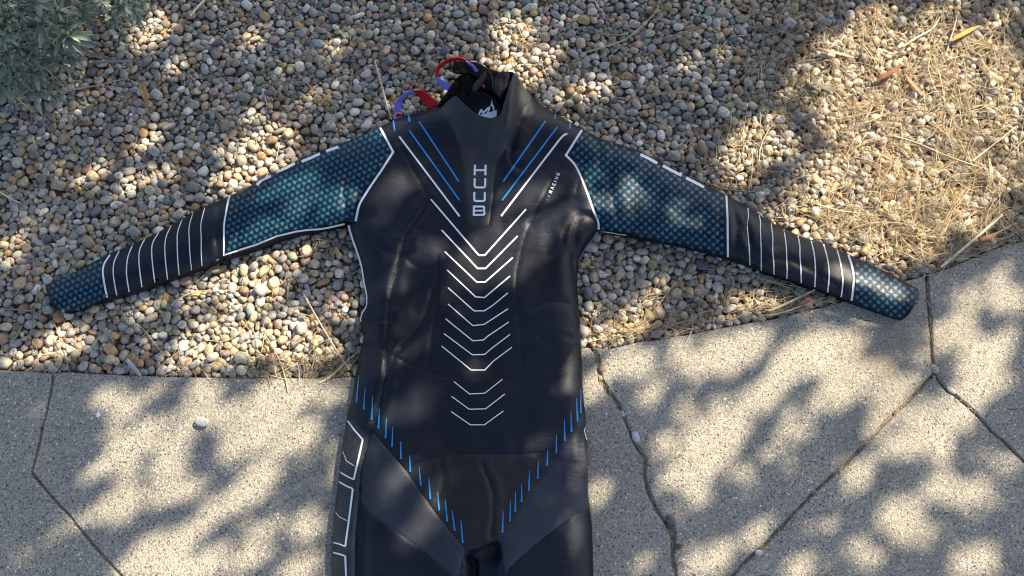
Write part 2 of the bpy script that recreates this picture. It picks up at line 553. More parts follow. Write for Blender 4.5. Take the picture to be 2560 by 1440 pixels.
RIGHT_BODY = [(1500, 1700), (1489, 1540), (1484, 1440), (1482, 1370), (1480, 1312), (1475, 1270), (1471, 1237), (1469, 1170), (1469, 1110), (1465, 1080), (1465, 1050), (1460, 1005), (1457, 965), (1455, 910), (1453, 863), (1451, 813), (1447, 770), (1444, 735), (1443, 713), (1443, 680), (1446, 651),
              (1460, 623), (1480, 597), (1497, 578)]
RIGHT_LOW = [(1497, 578), (1527, 583), (1555, 588), (1580, 592), (1633, 602), (1700, 615), (1760, 630), (1820, 647), (1880, 668), (1920, 684), (2003, 712), (2070, 735), (2130, 757), (2187, 778), (2230, 793), (2253, 799)]
RIGHT_CUFF = [(2253, 799), (2262, 796), (2272, 787), (2284, 768), (2292, 752), (2299, 735), (2297, 724)]
RIGHT_UP = [(2297, 724), (2290, 719), (2273, 710), (2220, 681), (2173, 662), (2120, 634), (2087, 620), (2053, 605), (2003, 591), (1953, 569), (1920, 551), (1880, 524), (1847, 504), (1813, 486), (1763, 461), (1713, 436), (1647, 402), (1600, 378), (1547, 360), (1497, 345), (1480, 336),
            (1455, 323), (1423, 303), (1390, 284), (1360, 267), (1343, 252), (1323, 235), (1310, 216), (1290, 186), (1284, 181)]
RIM = [(1284, 181), (1280, 195), (1275, 209), (1270, 225), (1265, 243), (1259, 260), (1254, 278), (1248, 289), (1238, 294), (1220, 295), (1197, 289), (1184, 280), (1173, 271), (1156, 256), (1147, 245), (1140, 238), (1132, 243), (1120, 252), (1107, 262)]
NONRIM = np.vstack([LEFT_UP, LEFT_CUFF[1:], LEFT_LOW[1:], LEFT_BODY[1:], RIGHT_BODY, RIGHT_LOW[1:], RIGHT_CUFF[1:], RIGHT_UP[1:]])
OUT = np.vstack([NONRIM, RIM[1:-1]]).astype(float)
BOUNDS = [np.array(LEFT_UP, float), np.vstack([LEFT_LOW, LEFT_BODY[1:]]), np.vstack([RIGHT_BODY, RIGHT_LOW[1:]]), np.array(RIGHT_UP, float)]
EA = np.vstack([q[:-1] for q in BOUNDS]).astype(float)
EB = np.vstack([q[1:] for q in BOUNDS]).astype(float)

# panels of the suit (in the order in which they claim ground)
PANEL = {}
PANEL_POLY = [
    ("neck_panel", [(1107, 277), (1118, 293), (1127, 308), (1135, 325), (1141, 343), (1149, 363), (1156, 384), (1161, 403), (1164, 425), (1166, 470), (1170, 510), (1173, 543), (1177, 562), (1200, 564), (1222, 562), (1227, 530), (1232, 490), (1235, 455), (1240, 415), (1246, 398),
                    (1253, 387), (1270, 365), (1277, 348), (1284, 330), (1290, 312), (1296, 295), (1306, 277), (1316, 262), (1330, 246), (1335, 232), (1300, 160), (1278, 175), (1240, 270), (1140, 215), (1100, 255)]),
    ("upper_sleeve", [(950, 312), (983, 380), (953, 427), (917, 480), (897, 517), (888, 553), (867, 559), (807, 573), (740, 580), (690, 592), (640, 613), (560, 637), (560, 590), (563, 543), (571, 500), (577, 482), (700, 380), (900, 300)]),
    ("underarm_panel", [(560, 637), (640, 613), (690, 592), (740, 580), (807, 573), (867, 559), (866, 600), (563, 700)]),
    ("forearm_panel", [(577, 482), (571, 500), (563, 543), (560, 590), (560, 637), (563, 700), (268, 800), (268, 744), (262, 712), (257, 680), (265, 655), (275, 630), (420, 520)]),
    ("cuff", [(275, 630), (265, 655), (257, 680), (262, 712), (268, 744), (268, 800), (60, 820), (60, 680), (260, 590)]),
    ("upper_sleeve", [(1457, 318), (1415, 388), (1437, 411), (1453, 443), (1467, 478), (1483, 523), (1497, 557), (1498, 578), (1530, 582), (1566, 587), (1600, 600), (1700, 640), (1821, 665), (1820, 643), (1818, 547), (1814, 478), (1700, 400)]),
    ("forearm_panel", [(1814, 478), (1818, 547), (1820, 643), (1821, 680), (2126, 790), (2128, 756), (2135, 693), (2130, 660), (2120, 630), (2000, 560)]),
    ("cuff", [(2120, 630), (2130, 660), (2135, 693), (2128, 756), (2126, 790), (2320, 850), (2340, 700)]),
    ("side_panel", [(868, 1040), (896, 1067), (925, 1095), (914, 1132), (905, 1165), (901, 1200), (897, 1240), (890, 1330), (887, 1440), (880, 1700), (780, 1700), (800, 1040)]),
    ("thigh_panel", [(934, 1083), (975, 1130), (1015, 1177), (1050, 1228), (1086, 1279), (1125, 1328), (1163, 1374), (1154, 1402), (1149, 1440), (1130, 1440), (1071, 1387), (1033, 1360), (996, 1333), (965, 1313), (935, 1292), (915, 1274), (905, 1255), (901, 1237), (901, 1200), (905, 1165), (914, 1132), (925, 1095)]),
    ("gusset_panel", [(1015, 1177), (1040, 1160), (1070, 1148), (1120, 1138), (1200, 1136), (1300, 1136), (1392, 1130), (1405, 1125), (1382, 1162), (1358, 1192), (1334, 1219), (1305, 1263), (1277, 1309), (1260, 1332), (1247, 1352), (1228, 1356), (1207, 1382), (1186, 1372), (1163, 1374), (1125, 1328), (1086, 1279), (1050, 1228)]),
    ("leg_panel", [(1149, 1440), (1130, 1440), (1071, 1387), (1033, 1360), (996, 1333), (965, 1313), (935, 1292), (915, 1274), (905, 1255), (901, 1237), (897, 1240), (890, 1330), (887, 1440), (880, 1700), (1206, 1700), (1207, 1440), (1207, 1382), (1186, 1372), (1163, 1374), (1154, 1402)]),
    ("thigh_panel", [(1459, 1030), (1427, 1087), (1405, 1125), (1382, 1162), (1358, 1192), (1334, 1219), (1305, 1263), (1277, 1309), (1260, 1332), (1247, 1352), (1258, 1395), (1264, 1440), (1272, 1422), (1300, 1394), (1334, 1365), (1365, 1340), (1397, 1316), (1450, 1277), (1500, 1260), (1490, 1020)]),
    ("leg_panel", [(1207, 1382), (1207, 1440), (1206, 1700), (1520, 1700), (1500, 1260), (1450, 1277), (1397, 1316), (1365, 1340), (1334, 1365), (1300, 1394), (1272, 1422), (1264, 1440), (1258, 1395), (1247, 1352), (1228, 1356)]),
]
SEAM_A = np.vstack([np.asarray(p, float) for _, p in PANEL_POLY])
SEAM_B = np.vstack([np.roll(np.asarray(p, float), -1, 0) for _, p in PANEL_POLY])
SEAMS = [  # glued seams: thin grooves
    [(900, 845), (935, 864), (967, 880), (993, 895), (1030, 914), (1073, 930), (1105, 940), (1140, 945), (1207, 945), (1245, 940), (1280, 931), (1330, 912), (1380, 890), (1420, 874), (1455, 862)],
    [(1093, 640), (1093, 687), (1090, 750), (1087, 797), (1076, 860), (1067, 923)],
    [(1400, 415), (1380, 450), (1357, 495), (1335, 535), (1318, 575), (1303, 625), (1292, 680), (1289, 713), (1292, 760), (1297, 813), (1302, 860), (1307, 912)],
    [(1040, 1160), (1070, 1148), (1120, 1138), (1200, 1136), (1300, 1136), (1392, 1130)],
    [(990, 345), (1020, 400), (1050, 455), (1068, 490)],
    [(1465, 400), (1450, 440), (1440, 480)],
]
CREASES = [  # (line
    ([(1830, 500), (1842, 560), (1838, 640)], 0.0022, 8, 0.0020), ([(1852, 512), (1872, 580), (1882, 655)], 0.0018, 7, 0.0018), ([(1790, 480), (1800, 540), (1790, 625)], 0.0016, 9, 0.0016),
    ([(548, 512), (540, 570), (548, 645)], 0.0020, 8, 0.0018), ([(590, 500), (600, 560), (590, 620)], 0.0016, 10, 0.0016), ([(520, 520), (512, 580), (522, 660)], 0.0014, 7, 0.0014),
    ([(880, 400), (860, 470), (866, 540)], 0.0020, 12, 0.0020), ([(1530, 380), (1525, 450), (1545, 560)], 0.0020, 12, 0.0020), ([(1450, 530), (1420, 560), (1405, 610)], 0.0020, 8, 0.0018),
    ([(905, 790), (960, 800), (1010, 790)], 0.0016, 8, 0.0016), ([(1450, 850), (1400, 838), (1350, 845)], 0.0014, 9, 0.0014), ([(1100, 1150), (1110, 1200), (1095, 1250)], 0.0012, 7, 0.0012),
    # (line, depth m, half width px, ridge m)
    ([(1077, 507), (1056, 533), (1040, 555), (1022, 580), (1010, 604), (1000, 640), (991, 683), (978, 728), (973, 770), (970, 813), (968, 850), (966, 900), (960, 960), (950, 1010), (936, 1060)], 0.0035, 9, 0.0030),
    ([(1083, 727), (1070, 775), (1053, 810), (1035, 835), (1017, 853), (993, 880), (980, 905), (972, 940)], 0.0022, 8, 0.0022),
    ([(1010, 640), (1035, 662), (1065, 668), (1085, 655)], 0.0015, 9, 0.0015),
    ([(1206, 1160), (1218, 1190), (1229, 1215), (1234, 1245), (1233, 1290), (1229, 1340)], 0.0030, 7, 0.0026),
    ([(1443, 775), (1420, 758), (1392, 752), (1360, 756), (1320, 772)], 0.0020, 10, 0.0020),
    ([(1500, 560), (1480, 545), (1462, 540), (1446, 552), (1438, 585), (1436, 640), (1440, 700)], 0.0045, 16, 0.0035),
    ([(1330, 560), (1365, 525), (1400, 505), (1440, 500)], 0.0030, 22, 0.0020),
    ([(1000, 345), (1012, 322), (1035, 300)], 0.0025, 8, 0.0022),
    ([(985, 360), (1003, 352), (1020, 345)], 0.0020, 7, 0.0015),
    ([(1290, 330), (1276, 372), (1280, 405), (1300, 420)], 0.0020, 8, 0.0022),
    ([(1322, 240), (1305, 290), (1290, 330), (1283, 370)], 0.0035, 14, 0.0030),
    ([(1300, 300), (1330, 262), (1360, 280)], 0.0020, 14, 0.0020),
    ([(1150, 781), (1200, 770), (1240, 775), (1290, 765)], 0.0012, 12, 0.0014),
    ([(905, 470), (885, 520), (880, 556)], 0.0030, 12, 0.0020),
    ([(917, 850), (950, 860), (980, 858)], 0.0012, 10, 0.0010),
    ([(1340, 1140), (1400, 1152), (1460, 1165)], 0.0018, 12, 0.0018),
    ([(1400, 1150), (1405, 1175), (1402, 1205)], 0.0012, 6, 0.0012),
    ([(1462, 1068), (1452, 1100), (1456, 1140), (1462, 1165)], 0.0030, 8, 0.0024),
    ([(925, 1095), (905, 1160), (901, 1237), (893, 1330), (888, 1500)], 0.0025, 9, 0.0028),
    ([(884, 1100), (915, 1070), (935, 1050)], 0.0020, 9, 0.0016),
    ([(1230, 1000), (1300, 1010), (1380, 1000)], 0.0010, 22, 0.0008),
    ([(920, 600), (985, 640)], 0.0015, 16, 0.0015),
    ([(1790, 470), (1850, 560), (1900, 650)], 0.0020, 14, 0.0016),
    ([(1490, 345), (1500, 380), (1497, 420)], 0.0030, 14, 0.0020),
    ([(280, 690), (340, 705), (400, 700), (500, 668)], 0.0025, 7, 0.0020),
    ([(1900, 640), (2000, 660), (2100, 720)], 0.0020, 9, 0.0018),
    ([(640, 520), (720, 560), (820, 560)], 0.0015, 26, 0.0014),
    ([(1560, 420), (1640, 500), (1760, 560)], 0.0018, 28, 0.0016),
    ([(180, 768), (230, 752), (300, 734), (420, 694)], 0.0020, 5, 0.0018),
]


def SH(p):
    """height of the suit's upper side above the paving"""
    p = np.atleast_2d(np.asarray(p, float))
    x, y = p[:, 0], p[:, 1]
    d = dist_segs(p, EA, EB)
    wa = np.maximum(1 - smooth01(840, 930, x), smooth01(1460, 1540, x))
    rad = 64 - 8 * wa
    T = 0.034 + 0.003 * wa - 0.012 * np.maximum(1 - smooth01(100, 330, x), smooth01(2080, 2300, x))
    q = np.clip(d / rad, 0, 1)
    z = 0.006 + (T - 0.006) * np.sqrt(np.clip(1 - (1 - q) ** 2, 0, 1))
    inn = smooth01(4, 75, d)
    z += inn * (0.011 * (vnoise(x / 190, y / 190, 0) - 0.5) + 0.0038 * (vnoise(x / 80, y / 80, 1) - 0.5) + 0.0011 * (vnoise(x / 30, y / 30, 2) - 0.5))
    for line, dep, w, rid in CREASES:
        l = spline(line, 4)
        near = (x > l[:, 0].min() - 70) & (x < l[:, 0].max() + 70) & (y > l[:, 1].min() - 70) & (y < l[:, 1].max() + 70)
        if near.any():
            dd = dist_line(p[near], l)
            fade = smooth01(2, 12, d[near])
            brk = 0.35 + 0.9 * vnoise(x[near] / 26, y[near] / 26, 3)
            z[near] += fade * brk * (-1.15 * dep * np.exp(-(dd / (0.5 * w)) ** 2) + 0.70 * rid * np.exp(-((dd - 2.0 * w) / (1.5 * w)) ** 2))
    ds = dist_segs(p, SEAM_A, SEAM_B)
    for s in SEAMS:
        ds = np.minimum(ds, dist_line(p, s))
    z -= 0.0012 * np.exp(-(ds / 3.0) ** 2) * smooth01(0, 8, d)
    # raised collar
    dr = dist_line(p, RIM)
    side = smooth01(1215, 1285, x)
    z += (0.016 + 0.016 * side) * np.exp(-(dr / 62) ** 2) * (1 - smooth01(330, 430, y))
    z += 0.010 * np.exp(-(dist_line(p, [(1286, 190), (1270, 260), (1262, 320), (1245, 360)]) / 16) ** 2)
    # hollow between the legs
    w = smooth01(0, 9, y - (1379 - 0.40 * (x - 1165))) * smooth01(1150, 1176, x) * (1 - smooth01(1238, 1272, x))
    pit = np.exp(-((((x - 1222) / 36) ** 2 + ((y - 1376) / 30) ** 2) ** 1.4))
    vee = 0.50 * np.exp(-(np.abs(x - 1206) / 42) ** 2.5) * smooth01(1362, 1400, y)
    val = 0.45 * np.exp(-(dist_line(p, [(1172, 1392), (1184, 1404), (1187, 1440), (1184, 1700)]) / 7) ** 2) * smooth01(1384, 1400, y)
    z = z * (1 - np.clip(w * np.maximum(0.60 * pit, 0) + np.maximum(vee, 0) * w * (1 - pit) + val * w, 0, 0.93))
    return np.maximum(z, 0.004)


SUIT = thing("wetsuit", "black and navy full-sleeve triathlon wetsuit lying face up across the gravel and paving", "wetsuit")


def build_suit():
    fine = resample(np.vstack([OUT, OUT[:1]]), 7.0)[:-1]
    pts = [tuple(q) for q in fine]
    edges = [(i, (i + 1) % len(fine)) for i in range(len(fine))]

    def add_line(line, step=7.0):
        l = resample(line, step)
        k = len(pts)
        pts.extend(tuple(q) for q in l)
        edges.extend((k + i, k + i + 1) for i in range(len(l) - 1))
    seen = set()
    for _, poly in PANEL_POLY:
        pl = [tuple(q) for q in poly]
        for a, b in zip(pl, pl[1:] + pl[:1]):
            if (a, b) in seen or (b, a) in seen:
                continue
            seen.add((a, b))
            add_line([a, b])
    ncon = len(pts)
    # rings just inside the outline so that the fold is round
    t = np.roll(fine, -1, 0) - np.roll(fine, 1, 0)
    t /= np.maximum(np.linalg.norm(t, axis=1, keepdims=True), 1e-9)
    nrm = np.stack([t[:, 1], -t[:, 0]], 1)
    if not pip(fine[:50] + nrm[:50] * 3, OUT).mean() > 0.5:
        nrm = -nrm
    extra = [fine + nrm * o for o in (1.2, 3.2, 6.5, 11, 17)]
    gx, gy = np.meshgrid(np.arange(100, 2320, 6.0), np.arange(170, 1702, 6.0))
    grid = np.stack([gx.ravel(), gy.ravel()], 1)
    grid = grid + RNG.uniform(-1.2, 1.2, grid.shape)
    grid = grid[pip(grid, OUT)]
    e0 = dist_segs(grid, fine, np.roll(fine, -1, 0))
    grid = grid[e0 > 19]
    for s in SEAMS:
        extra.append(resample(s, 5))
    extra = np.vstack(extra)
    extra = extra[pip(extra, OUT)]
    allp = np.vstack([extra, grid])
    con = np.array(pts)
    dc = dist_segs(allp, SEAM_A, SEAM_B)
    allp = allp[dc > 2.0]
    P2 = np.vstack([con, allp])
    vs, es, fs, *_ = delaunay_2d_cdt([Vector((float(a), float(-b))) for a, b in P2], edges, [], 0, 0.01)
    V = np.array([(v[0], -v[1]) for v in vs])
    F = np.array([f for f in fs])
    cen = V[F].mean(1)
    keep = pip(cen, OUT)
    F = F[keep]; cen = cen[keep]
    Z = SH(V)
    W = PP(V, Z)
    # every face looks up
    a, b, c = W[F[:, 0]], W[F[:, 1]], W[F[:, 2]]
    up = np.cross(b - a, c - a)[:, 2] < 0
    F[up] = F[up][:, ::-1]
    who = np.full(len(F), -1)
    for k, (_, poly) in enumerate(PANEL_POLY):
        who[(who < 0) & pip(cen, poly)] = k
    # open border of the whole
    cnt = {}
    for fi, f in enumerate(F):
        for i in range(3):
            e = (int(f[i]), int(f[(i + 1) % 3]))
            key = (min(e), max(e))
            cnt.setdefault(key, []).append((fi, e))
    border = {}
    for key, l in cnt.items():
        if len(l) == 1:
            border.setdefault(who[l[0][0]], []).append(l[0][1])
    isrim = (dist_line(V, RIM) < 1.0) | (dist_line(V, LEFT_CUFF) < 0.5) | (dist_line(V, RIGHT_CUFF) < 0.5)
    mats = {"neck_panel": M_NECK, "upper_sleeve": M_SLEEVE, "cuff": M_SLEEVE, "thigh_panel": M_THIGH, "side_panel": M_NECK, "gusset_panel": M_GUSSET}
    for k in range(-1, len(PANEL_POLY)):
        name = "torso_panel" if k < 0 else PANEL_POLY[k][0]
        f = F[who == k]
        if not len(f):
            continue
        idx, inv = np.unique(f, return_inverse=True)
        f2 = inv.reshape(-1, 3)
        verts = [tuple(q) for q in W[idx]]
        faces = [tuple(int(q) for q in r) for r in f2]
        loc = {int(g_): i for i, g_ in enumerate(idx)}
        low = {}
        cx = V[idx].mean(0)
        for e in border.get(k, []):
            ids = []
            for g_ in e:
                if g_ not in low:
                    w = W[g_].copy()
                    w[2] = w[2] - 0.0055 if isrim[g_] else 0.0008
                    low[g_] = len(verts)
                    verts.append(tuple(w))
                ids.append(low[g_])
            faces.append((loc[e[1]], loc[e[0]], ids[0], ids[1]))
        o = make_mesh(name, verts, faces, mats.get(name, M_TORSO), SUIT)
        PANEL.setdefault(name, []).append(o)


build_suit()
TORSO = PANEL["torso_panel"][0]
NECKP = PANEL["neck_panel"][0]
SLV_L, SLV_R = PANEL["upper_sleeve"]
FOR_L, FOR_R = PANEL["forearm_panel"]
CUF_L, CUF_R = PANEL["cuff"]
SIDE = PANEL["side_panel"][0]


def ribbon_px(line, width, step=5.0, closed=False):
    """left and right borders of a printed line, mitred at its corners"""
    l = np.asarray(line, float)
    w = np.broadcast_to(np.asarray(width, float), (len(l),)) * 0.71 / 2
    nxt = np.roll(l, -1, 0) - l
    prv = l - np.roll(l, 1, 0)
    if not closed:
        nxt[-1] = prv[-1]; prv[0] = nxt[0]
    nxt /= np.maximum(np.linalg.norm(nxt, axis=1, keepdims=True), 1e-9)
    prv /= np.maximum(np.linalg.norm(prv, axis=1, keepdims=True), 1e-9)
    n1 = np.stack([-prv[:, 1], prv[:, 0]], 1); n2 = np.stack([-nxt[:, 1], nxt[:, 0]], 1)
    m = n1 + n2
    m /= np.maximum(np.linalg.norm(m, axis=1, keepdims=True), 1e-9)
    k = 1 / np.clip((m * n2).sum(1), 0.4, 1)
    A = l + m * (w * k)[:, None]; B = l - m * (w * k)[:, None]
    if closed:
        A = np.vstack([A, A[:1]]); B = np.vstack([B, B[:1]]); l = np.vstack([l, l[:1]])
    oa, ob = [], []
    for i in range(len(l) - 1):
        n = max(1, int(np.linalg.norm(l[i + 1] - l[i]) / step))
        for j in range(n):
            t = j / n
            oa.append(A[i] * (1 - t) + A[i + 1] * t); ob.append(B[i] * (1 - t) + B[i + 1] * t)
    oa.append(A[-1]); ob.append(B[-1])
    return np.array(oa), np.array(ob)


PRINT_LIFT = 0.0009


def suit_points(px, lift=PRINT_LIFT):
    z = SH(px) + lift
    return PP(px, z)


def print_lines(name, lines, mat, parent, lift=PRINT_LIFT, label=None):
    """one printed mark made of (line, width, closed) strokes"""
    VV, FF = [], []
    for st in lines:
        line, w = st[0], st[1]
        a, b = ribbon_px(line, w, closed=len(st) > 2 and st[2])
        n = len(a)
        rows = max(1, int(math.ceil(float(np.max(st[1])) / 2.5)))
        for r_ in range(rows):
            k = len(VV)
            VV.extend(list(a + (b - a) * (r_ / rows))); VV.extend(list(a + (b - a) * ((r_ + 1) / rows)))
            FF.extend((k + i, k + i + 1, k + n + i + 1, k + n + i) for i in range(n - 1))
    W = suit_points(np.array(VV), lift)
    F = np.array(FF)
    nz = np.cross(W[F[:, 1]] - W[F[:, 0]], W[F[:, 2]] - W[F[:, 0]])[:, 2].sum()
    if nz < 0:
        F = F[:, ::-1].copy()
    o = make_mesh(name, W, F, mat, parent)
    if label:
        o["label"] = label
    return o


def clip_in(line, margin=0.4):
    l = resample(line, 3.0)
    return l[pip(l, OUT)]


# white edging of the sleeves and torso
bl = spline([(953, 427), (935, 453), (917, 480), (903, 503), (896, 520), (889, 553)], 4)
print_lines("white_edging", [(np.vstack([[(950, 318), (983, 380)], bl]), 7.5)], M_WHITE, SLV_L)
print_lines("white_edging", [(np.vstack([[(575, 488), (571, 500)], spline([(563, 543), (560, 565), (560, 590), (560, 637)], 3), [(640, 612), (690, 591)], spline([(740, 579), (770, 575), (807, 572), (862, 560)], 3)]),
                              np.concatenate([[6.5] * 13, np.linspace(6, 3, 9)])[:22] if False else 6.0)], M_WHITE, SLV_L)
print_lines("white_edging", [(spline([(871, 563), (876, 582), (883, 604), (891, 626), (903, 664), (910, 707), (915, 730), (917, 747)], 3), np.linspace(8, 4.5, 22))], M_WHITE, TORSO, lift=0.0016)
print_lines("white_edging", [(spline([(917, 747), (916, 765), (908, 779), (902, 793), (902, 804)], 3), 3.6)], M_WHITE, TORSO, lift=0.0016)
br = spline([(1415, 388), (1437, 411), (1453, 443), (1467, 478), (1483, 523), (1495, 553), (1497, 574)], 4)
print_lines("white_edging", [(np.vstack([[(1455, 325)], br]), 7.5)], M_WHITE, SLV_R)
print_lines("white_edging", [([(1816, 488), (1819, 547), (1820, 643)], 7.0)], M_WHITE, SLV_R)
print_lines("white_edging", [(spline([(1500, 579), (1527, 582), (1548, 586), (1566, 588)], 3), 3.2)], M_WHITE, SLV_R)
print_lines("white_edging", [(spline([(1495, 580), (1481, 598), (1462, 623), (1448, 650)], 3), 4.5)], M_WHITE, TORSO)
print_lines("white_edging", [([(1464, 1068), (1461, 1077), (1467, 1100)], 3.0)], M_WHITE, TORSO)

# letters half hidden where the sleeve turns under
for seg in ([(642, 463), (654, 450), (677, 440)], [(691, 429), (715, 420), (737, 408)], [(754, 404), (776, 395), (800, 384)], [(815, 378), (846, 367)]):
    print_lines("printed_letter", [(seg, 10.0)], M_WHITE, SLV_L, lift=0.0016)
for seg in ([(1601, 386), (1622, 396), (1643, 408)], [(1657, 414), (1681, 427), (1701, 437), (1704, 432)], [(1715, 444), (1738, 456), (1760, 468)]):
    print_lines("printed_letter", [(seg, 10.0)], M_WHITE, SLV_R, lift=0.0016)

# thin rings on the forearms
FL = [((275, 637), (257, 680), (268, 744), 6.5, CUF_L), ((298, 627), (283, 682), (292, 738), 4, 0), ((333, 609), (316, 677), (323, 730), 4, 0), ((363, 596), (347, 647), (355, 718), 4, 0), ((397, 581), (379, 627), (387, 706), 4, 0),
      ((428, 563), (412, 623), (419, 699), 3.6, 0), ((455, 549), (443, 613), (448, 688), 3.4, 0), ((483, 531), (473, 600), (479, 676), 3.2, 0), ((512, 519), (503, 597), (505, 665), 3, 0)]
for a, b, c, w, par in FL:
    print_lines("sleeve_ring", [(spline([a, ((a[0] + b[0]) / 2 - 5, (a[1] + b[1]) / 2), b, ((b[0] + c[0]) / 2 - 1, (b[1] + c[1]) / 2), c], 4), w)], M_WHITE, par or FOR_L)
FR = [((1870, 520), (1868, 563), (1875, 663), 3, 0), ((1898, 537), (1901, 575), (1903, 676), 3, 0), ((1928, 558), (1932, 630), (1935, 686), 3.2, 0), ((1960, 574), (1967, 653), (1967, 697), 3.6, 0), ((1995, 589), (2000, 640), (2003, 707), 4, 0),
      ((2027, 598), (2038, 660), (2037, 718), 4.2, 0), ((2059, 610), (2073, 677), (2069, 731), 4.4, 0), ((2093, 624), (2107, 697), (2103, 743), 4.6, 0), ((2121, 637), (2135, 693), (2129, 752), 7, CUF_R)]
for a, b, c, w, par in FR:
    print_lines("sleeve_ring", [(spline([a, ((a[0] + b[0]) / 2 + 2, (a[1] + b[1]) / 2), b, ((b[0] + c[0]) / 2 + 1, (b[1] + c[1]) / 2), c], 4), w)], M_WHITE, par or FOR_R)

# chest stripes
for l, w, m in (([(1048, 304), (1147, 454)], 5.5, M_BLUE), ([(1023, 326), (1149, 501)], 5.5, M_BLUE), ([(998, 341), (1149, 541)], 6.5, M_WHITE),
                ([(1364, 302), (1258, 454)], 5.5, M_BLUE), ([(1393, 318), (1255, 501)], 5.5, M_BLUE), ([(1418, 334), (1409, 338), (1398, 350), (1253, 540)], 6.5, M_WHITE)):
    print_lines("chest_stripe", [(l, w)], m, TORSO)
for l in ([(1021, 284), (1024, 304)], [(983, 300), (987, 328)], [(1388, 287), (1388, 298)], [(1426, 307), (1424, 322)]):
    print_lines("shoulder_tick", [(l, 5)], M_BLUE, TORSO)
# chevrons down the spine of the front
CH = [([(1077, 498), (1197, 638), (1212, 638), (1315, 523)], 5.6), ([(1104, 575), (1194, 671), (1214, 671), (1294, 590)], 5.2), ([(1112, 629), (1192, 705), (1213, 705), (1282, 644)], 5), ([(1118, 675), (1189, 742), (1211, 744), (1275, 690)], 4.6),
      ([(1120, 719), (1185, 777), (1211, 777), (1231, 764), (1270, 732)], 4), ([(1120, 760), (1182, 814), (1210, 811), (1270, 772)], 3.8), ([(1114, 797), (1182, 852), (1209, 850), (1217, 842), (1272, 805)], 3.8), ([(1110, 834), (1181, 887), (1212, 886), (1225, 874), (1275, 836)], 3.6),
      ([(1104, 865), (1178, 925), (1212, 925), (1233, 903), (1280, 868)], 3.6), ([(1135, 954), (1174, 985), (1212, 983), (1256, 948)], 3.2), ([(1129, 991), (1173, 1023), (1214, 1022), (1262, 985)], 3.2), ([(1128, 1029), (1176, 1062), (1211, 1062), (1259, 1027)], 3.2)]
for l, w in CH:
    print_lines("chevron_stripe", [(l, w)], M_WHITE, TORSO)
# tapered ticks along the hips
TK = [((897, 939), (891, 1006)), ((913, 969), (909, 1024)), ((932, 989), (929, 1049)), ((949, 1012), (946, 1072)), ((966, 1045), (964, 1095)), ((982, 1067), (980, 1117)), ((1002, 1103), (1002, 1147)), ((1024, 1139), (1026, 1179)), ((1048, 1167), (1052, 1214)),
      ((1072, 1194), (1076, 1247)), ((1094, 1229), (1098, 1276)), ((1113, 1249), (1118, 1303)), ((1130, 1275), (1137, 1327)), ((1152, 1299), (1157, 1358)),
      ((1452, 973), (1452, 1033)), ((1441, 995), (1444, 1054)), ((1427, 1027), (1429, 1079)), ((1411, 1049), (1412, 1102)), ((1391, 1087), (1391, 1132)), ((1369, 1125), (1368, 1164)), ((1346, 1152), (1344, 1197)), ((1324, 1176), (1322, 1227)), ((1304, 1209), (1304, 1255)),
      ((1289, 1228), (1288, 1280)), ((1276, 1252), (1275, 1303)), ((1258, 1277), (1256, 1332))]
for a, b in TK:
    print_lines("hip_tick", [([a, b], [2.2, 6.2])], M_BLUE, TORSO)

# the name down the neck panel, stroke by stroke
print_lines("printed_letter", [([(1187.5, 412), (1186.5, 438)], 7.2), ([(1214, 412), (1213.5, 438)], 7.2), ([(1189, 425.5), (1212, 425.5)], 6.8)], M_WHITE, NECKP, label="white letter H")
for y0, dx in ((446, 0), (480, -1)):
    print_lines("printed_letter", [([(1187 + dx, y0), (1186.5 + dx, y0 + 17), (1187.5 + dx, y0 + 21), (1191 + dx, y0 + 22.6), (1209 + dx, y0 + 22.6), (1212 + dx, y0 + 21), (1213 + dx, y0 + 17), (1213 + dx, y0)], 7.2)], M_WHITE, NECKP, label="white letter U")
print_lines("printed_letter", [([(1184.5, 516.3), (1207, 516.3), (1210, 518), (1210.5, 523), (1208.5, 526), (1211, 529), (1211.3, 534), (1208.5, 537), (1184.5, 537.3)], 7.0, True), ([(1187, 526.6), (1206, 526.6)], 6.2)], M_WHITE, NECKP, label="white letter B")

GLYPH = {"R": [[(0, 0), (0, 1), (.55, 1), (.7, .85), (.7, .62), (.55, .48), (0, .48)], [(.35, .48), (.72, 0)]], "A": [[(0, 0), (.38, 1), (.76, 0)]], "C": [[(.68, .85), (.5, 1), (.2, 1), (0, .8), (0, .2), (.2, 0), (.5, 0), (.68, .15)]],
         "I": [[(.1, 0), (.1, 1)]], "N": [[(0, 0), (0, 1), (.65, 0), (.65, 1)]], "G": [[(.68, .85), (.5, 1), (.2, 1), (0, .8), (0, .2), (.2, 0), (.5, 0), (.7, .15), (.7, .48), (.4, .48)]], "P": [[(0, 0), (0, 1), (.55, 1), (.7, .85), (.7, .6), (.55, .45), (0, .45)]]}
u = np.array([27, -66.0]); u /= np.linalg.norm(u)
v = np.array([u[1], -u[0]]) * 1.0      # letter 'up' points to the left of the reading direction
org = np.array([1371.0, 503.5])
adv = 0.0
for ch, m, gap, hgt, sw in (("A", M_BLUE, 10.5, 6.2, 1.5), ("P", M_BLUE, 11.5, 6.2, 1.5), ("R", M_WHITE, 10.2, 7.0, 2.4), ("A", M_WHITE, 10.6, 7.0, 2.4), ("C", M_WHITE, 9.6, 7.0, 2.4), ("I", M_WHITE, 7.2, 7.0, 2.4), ("N", M_WHITE, 10.0, 7.0, 2.4), ("G", M_WHITE, 9.0, 7.0, 2.4)):
    strokes = [([org + u * (adv + gx * hgt * 0.95) + v * gy * hgt for gx, gy in s], sw) for s in GLYPH[ch]]
    print_lines("printed_letter", strokes, m, TORSO, label="%s letter %s" % ("blue" if m is M_BLUE else "white", ch))
    adv += gap

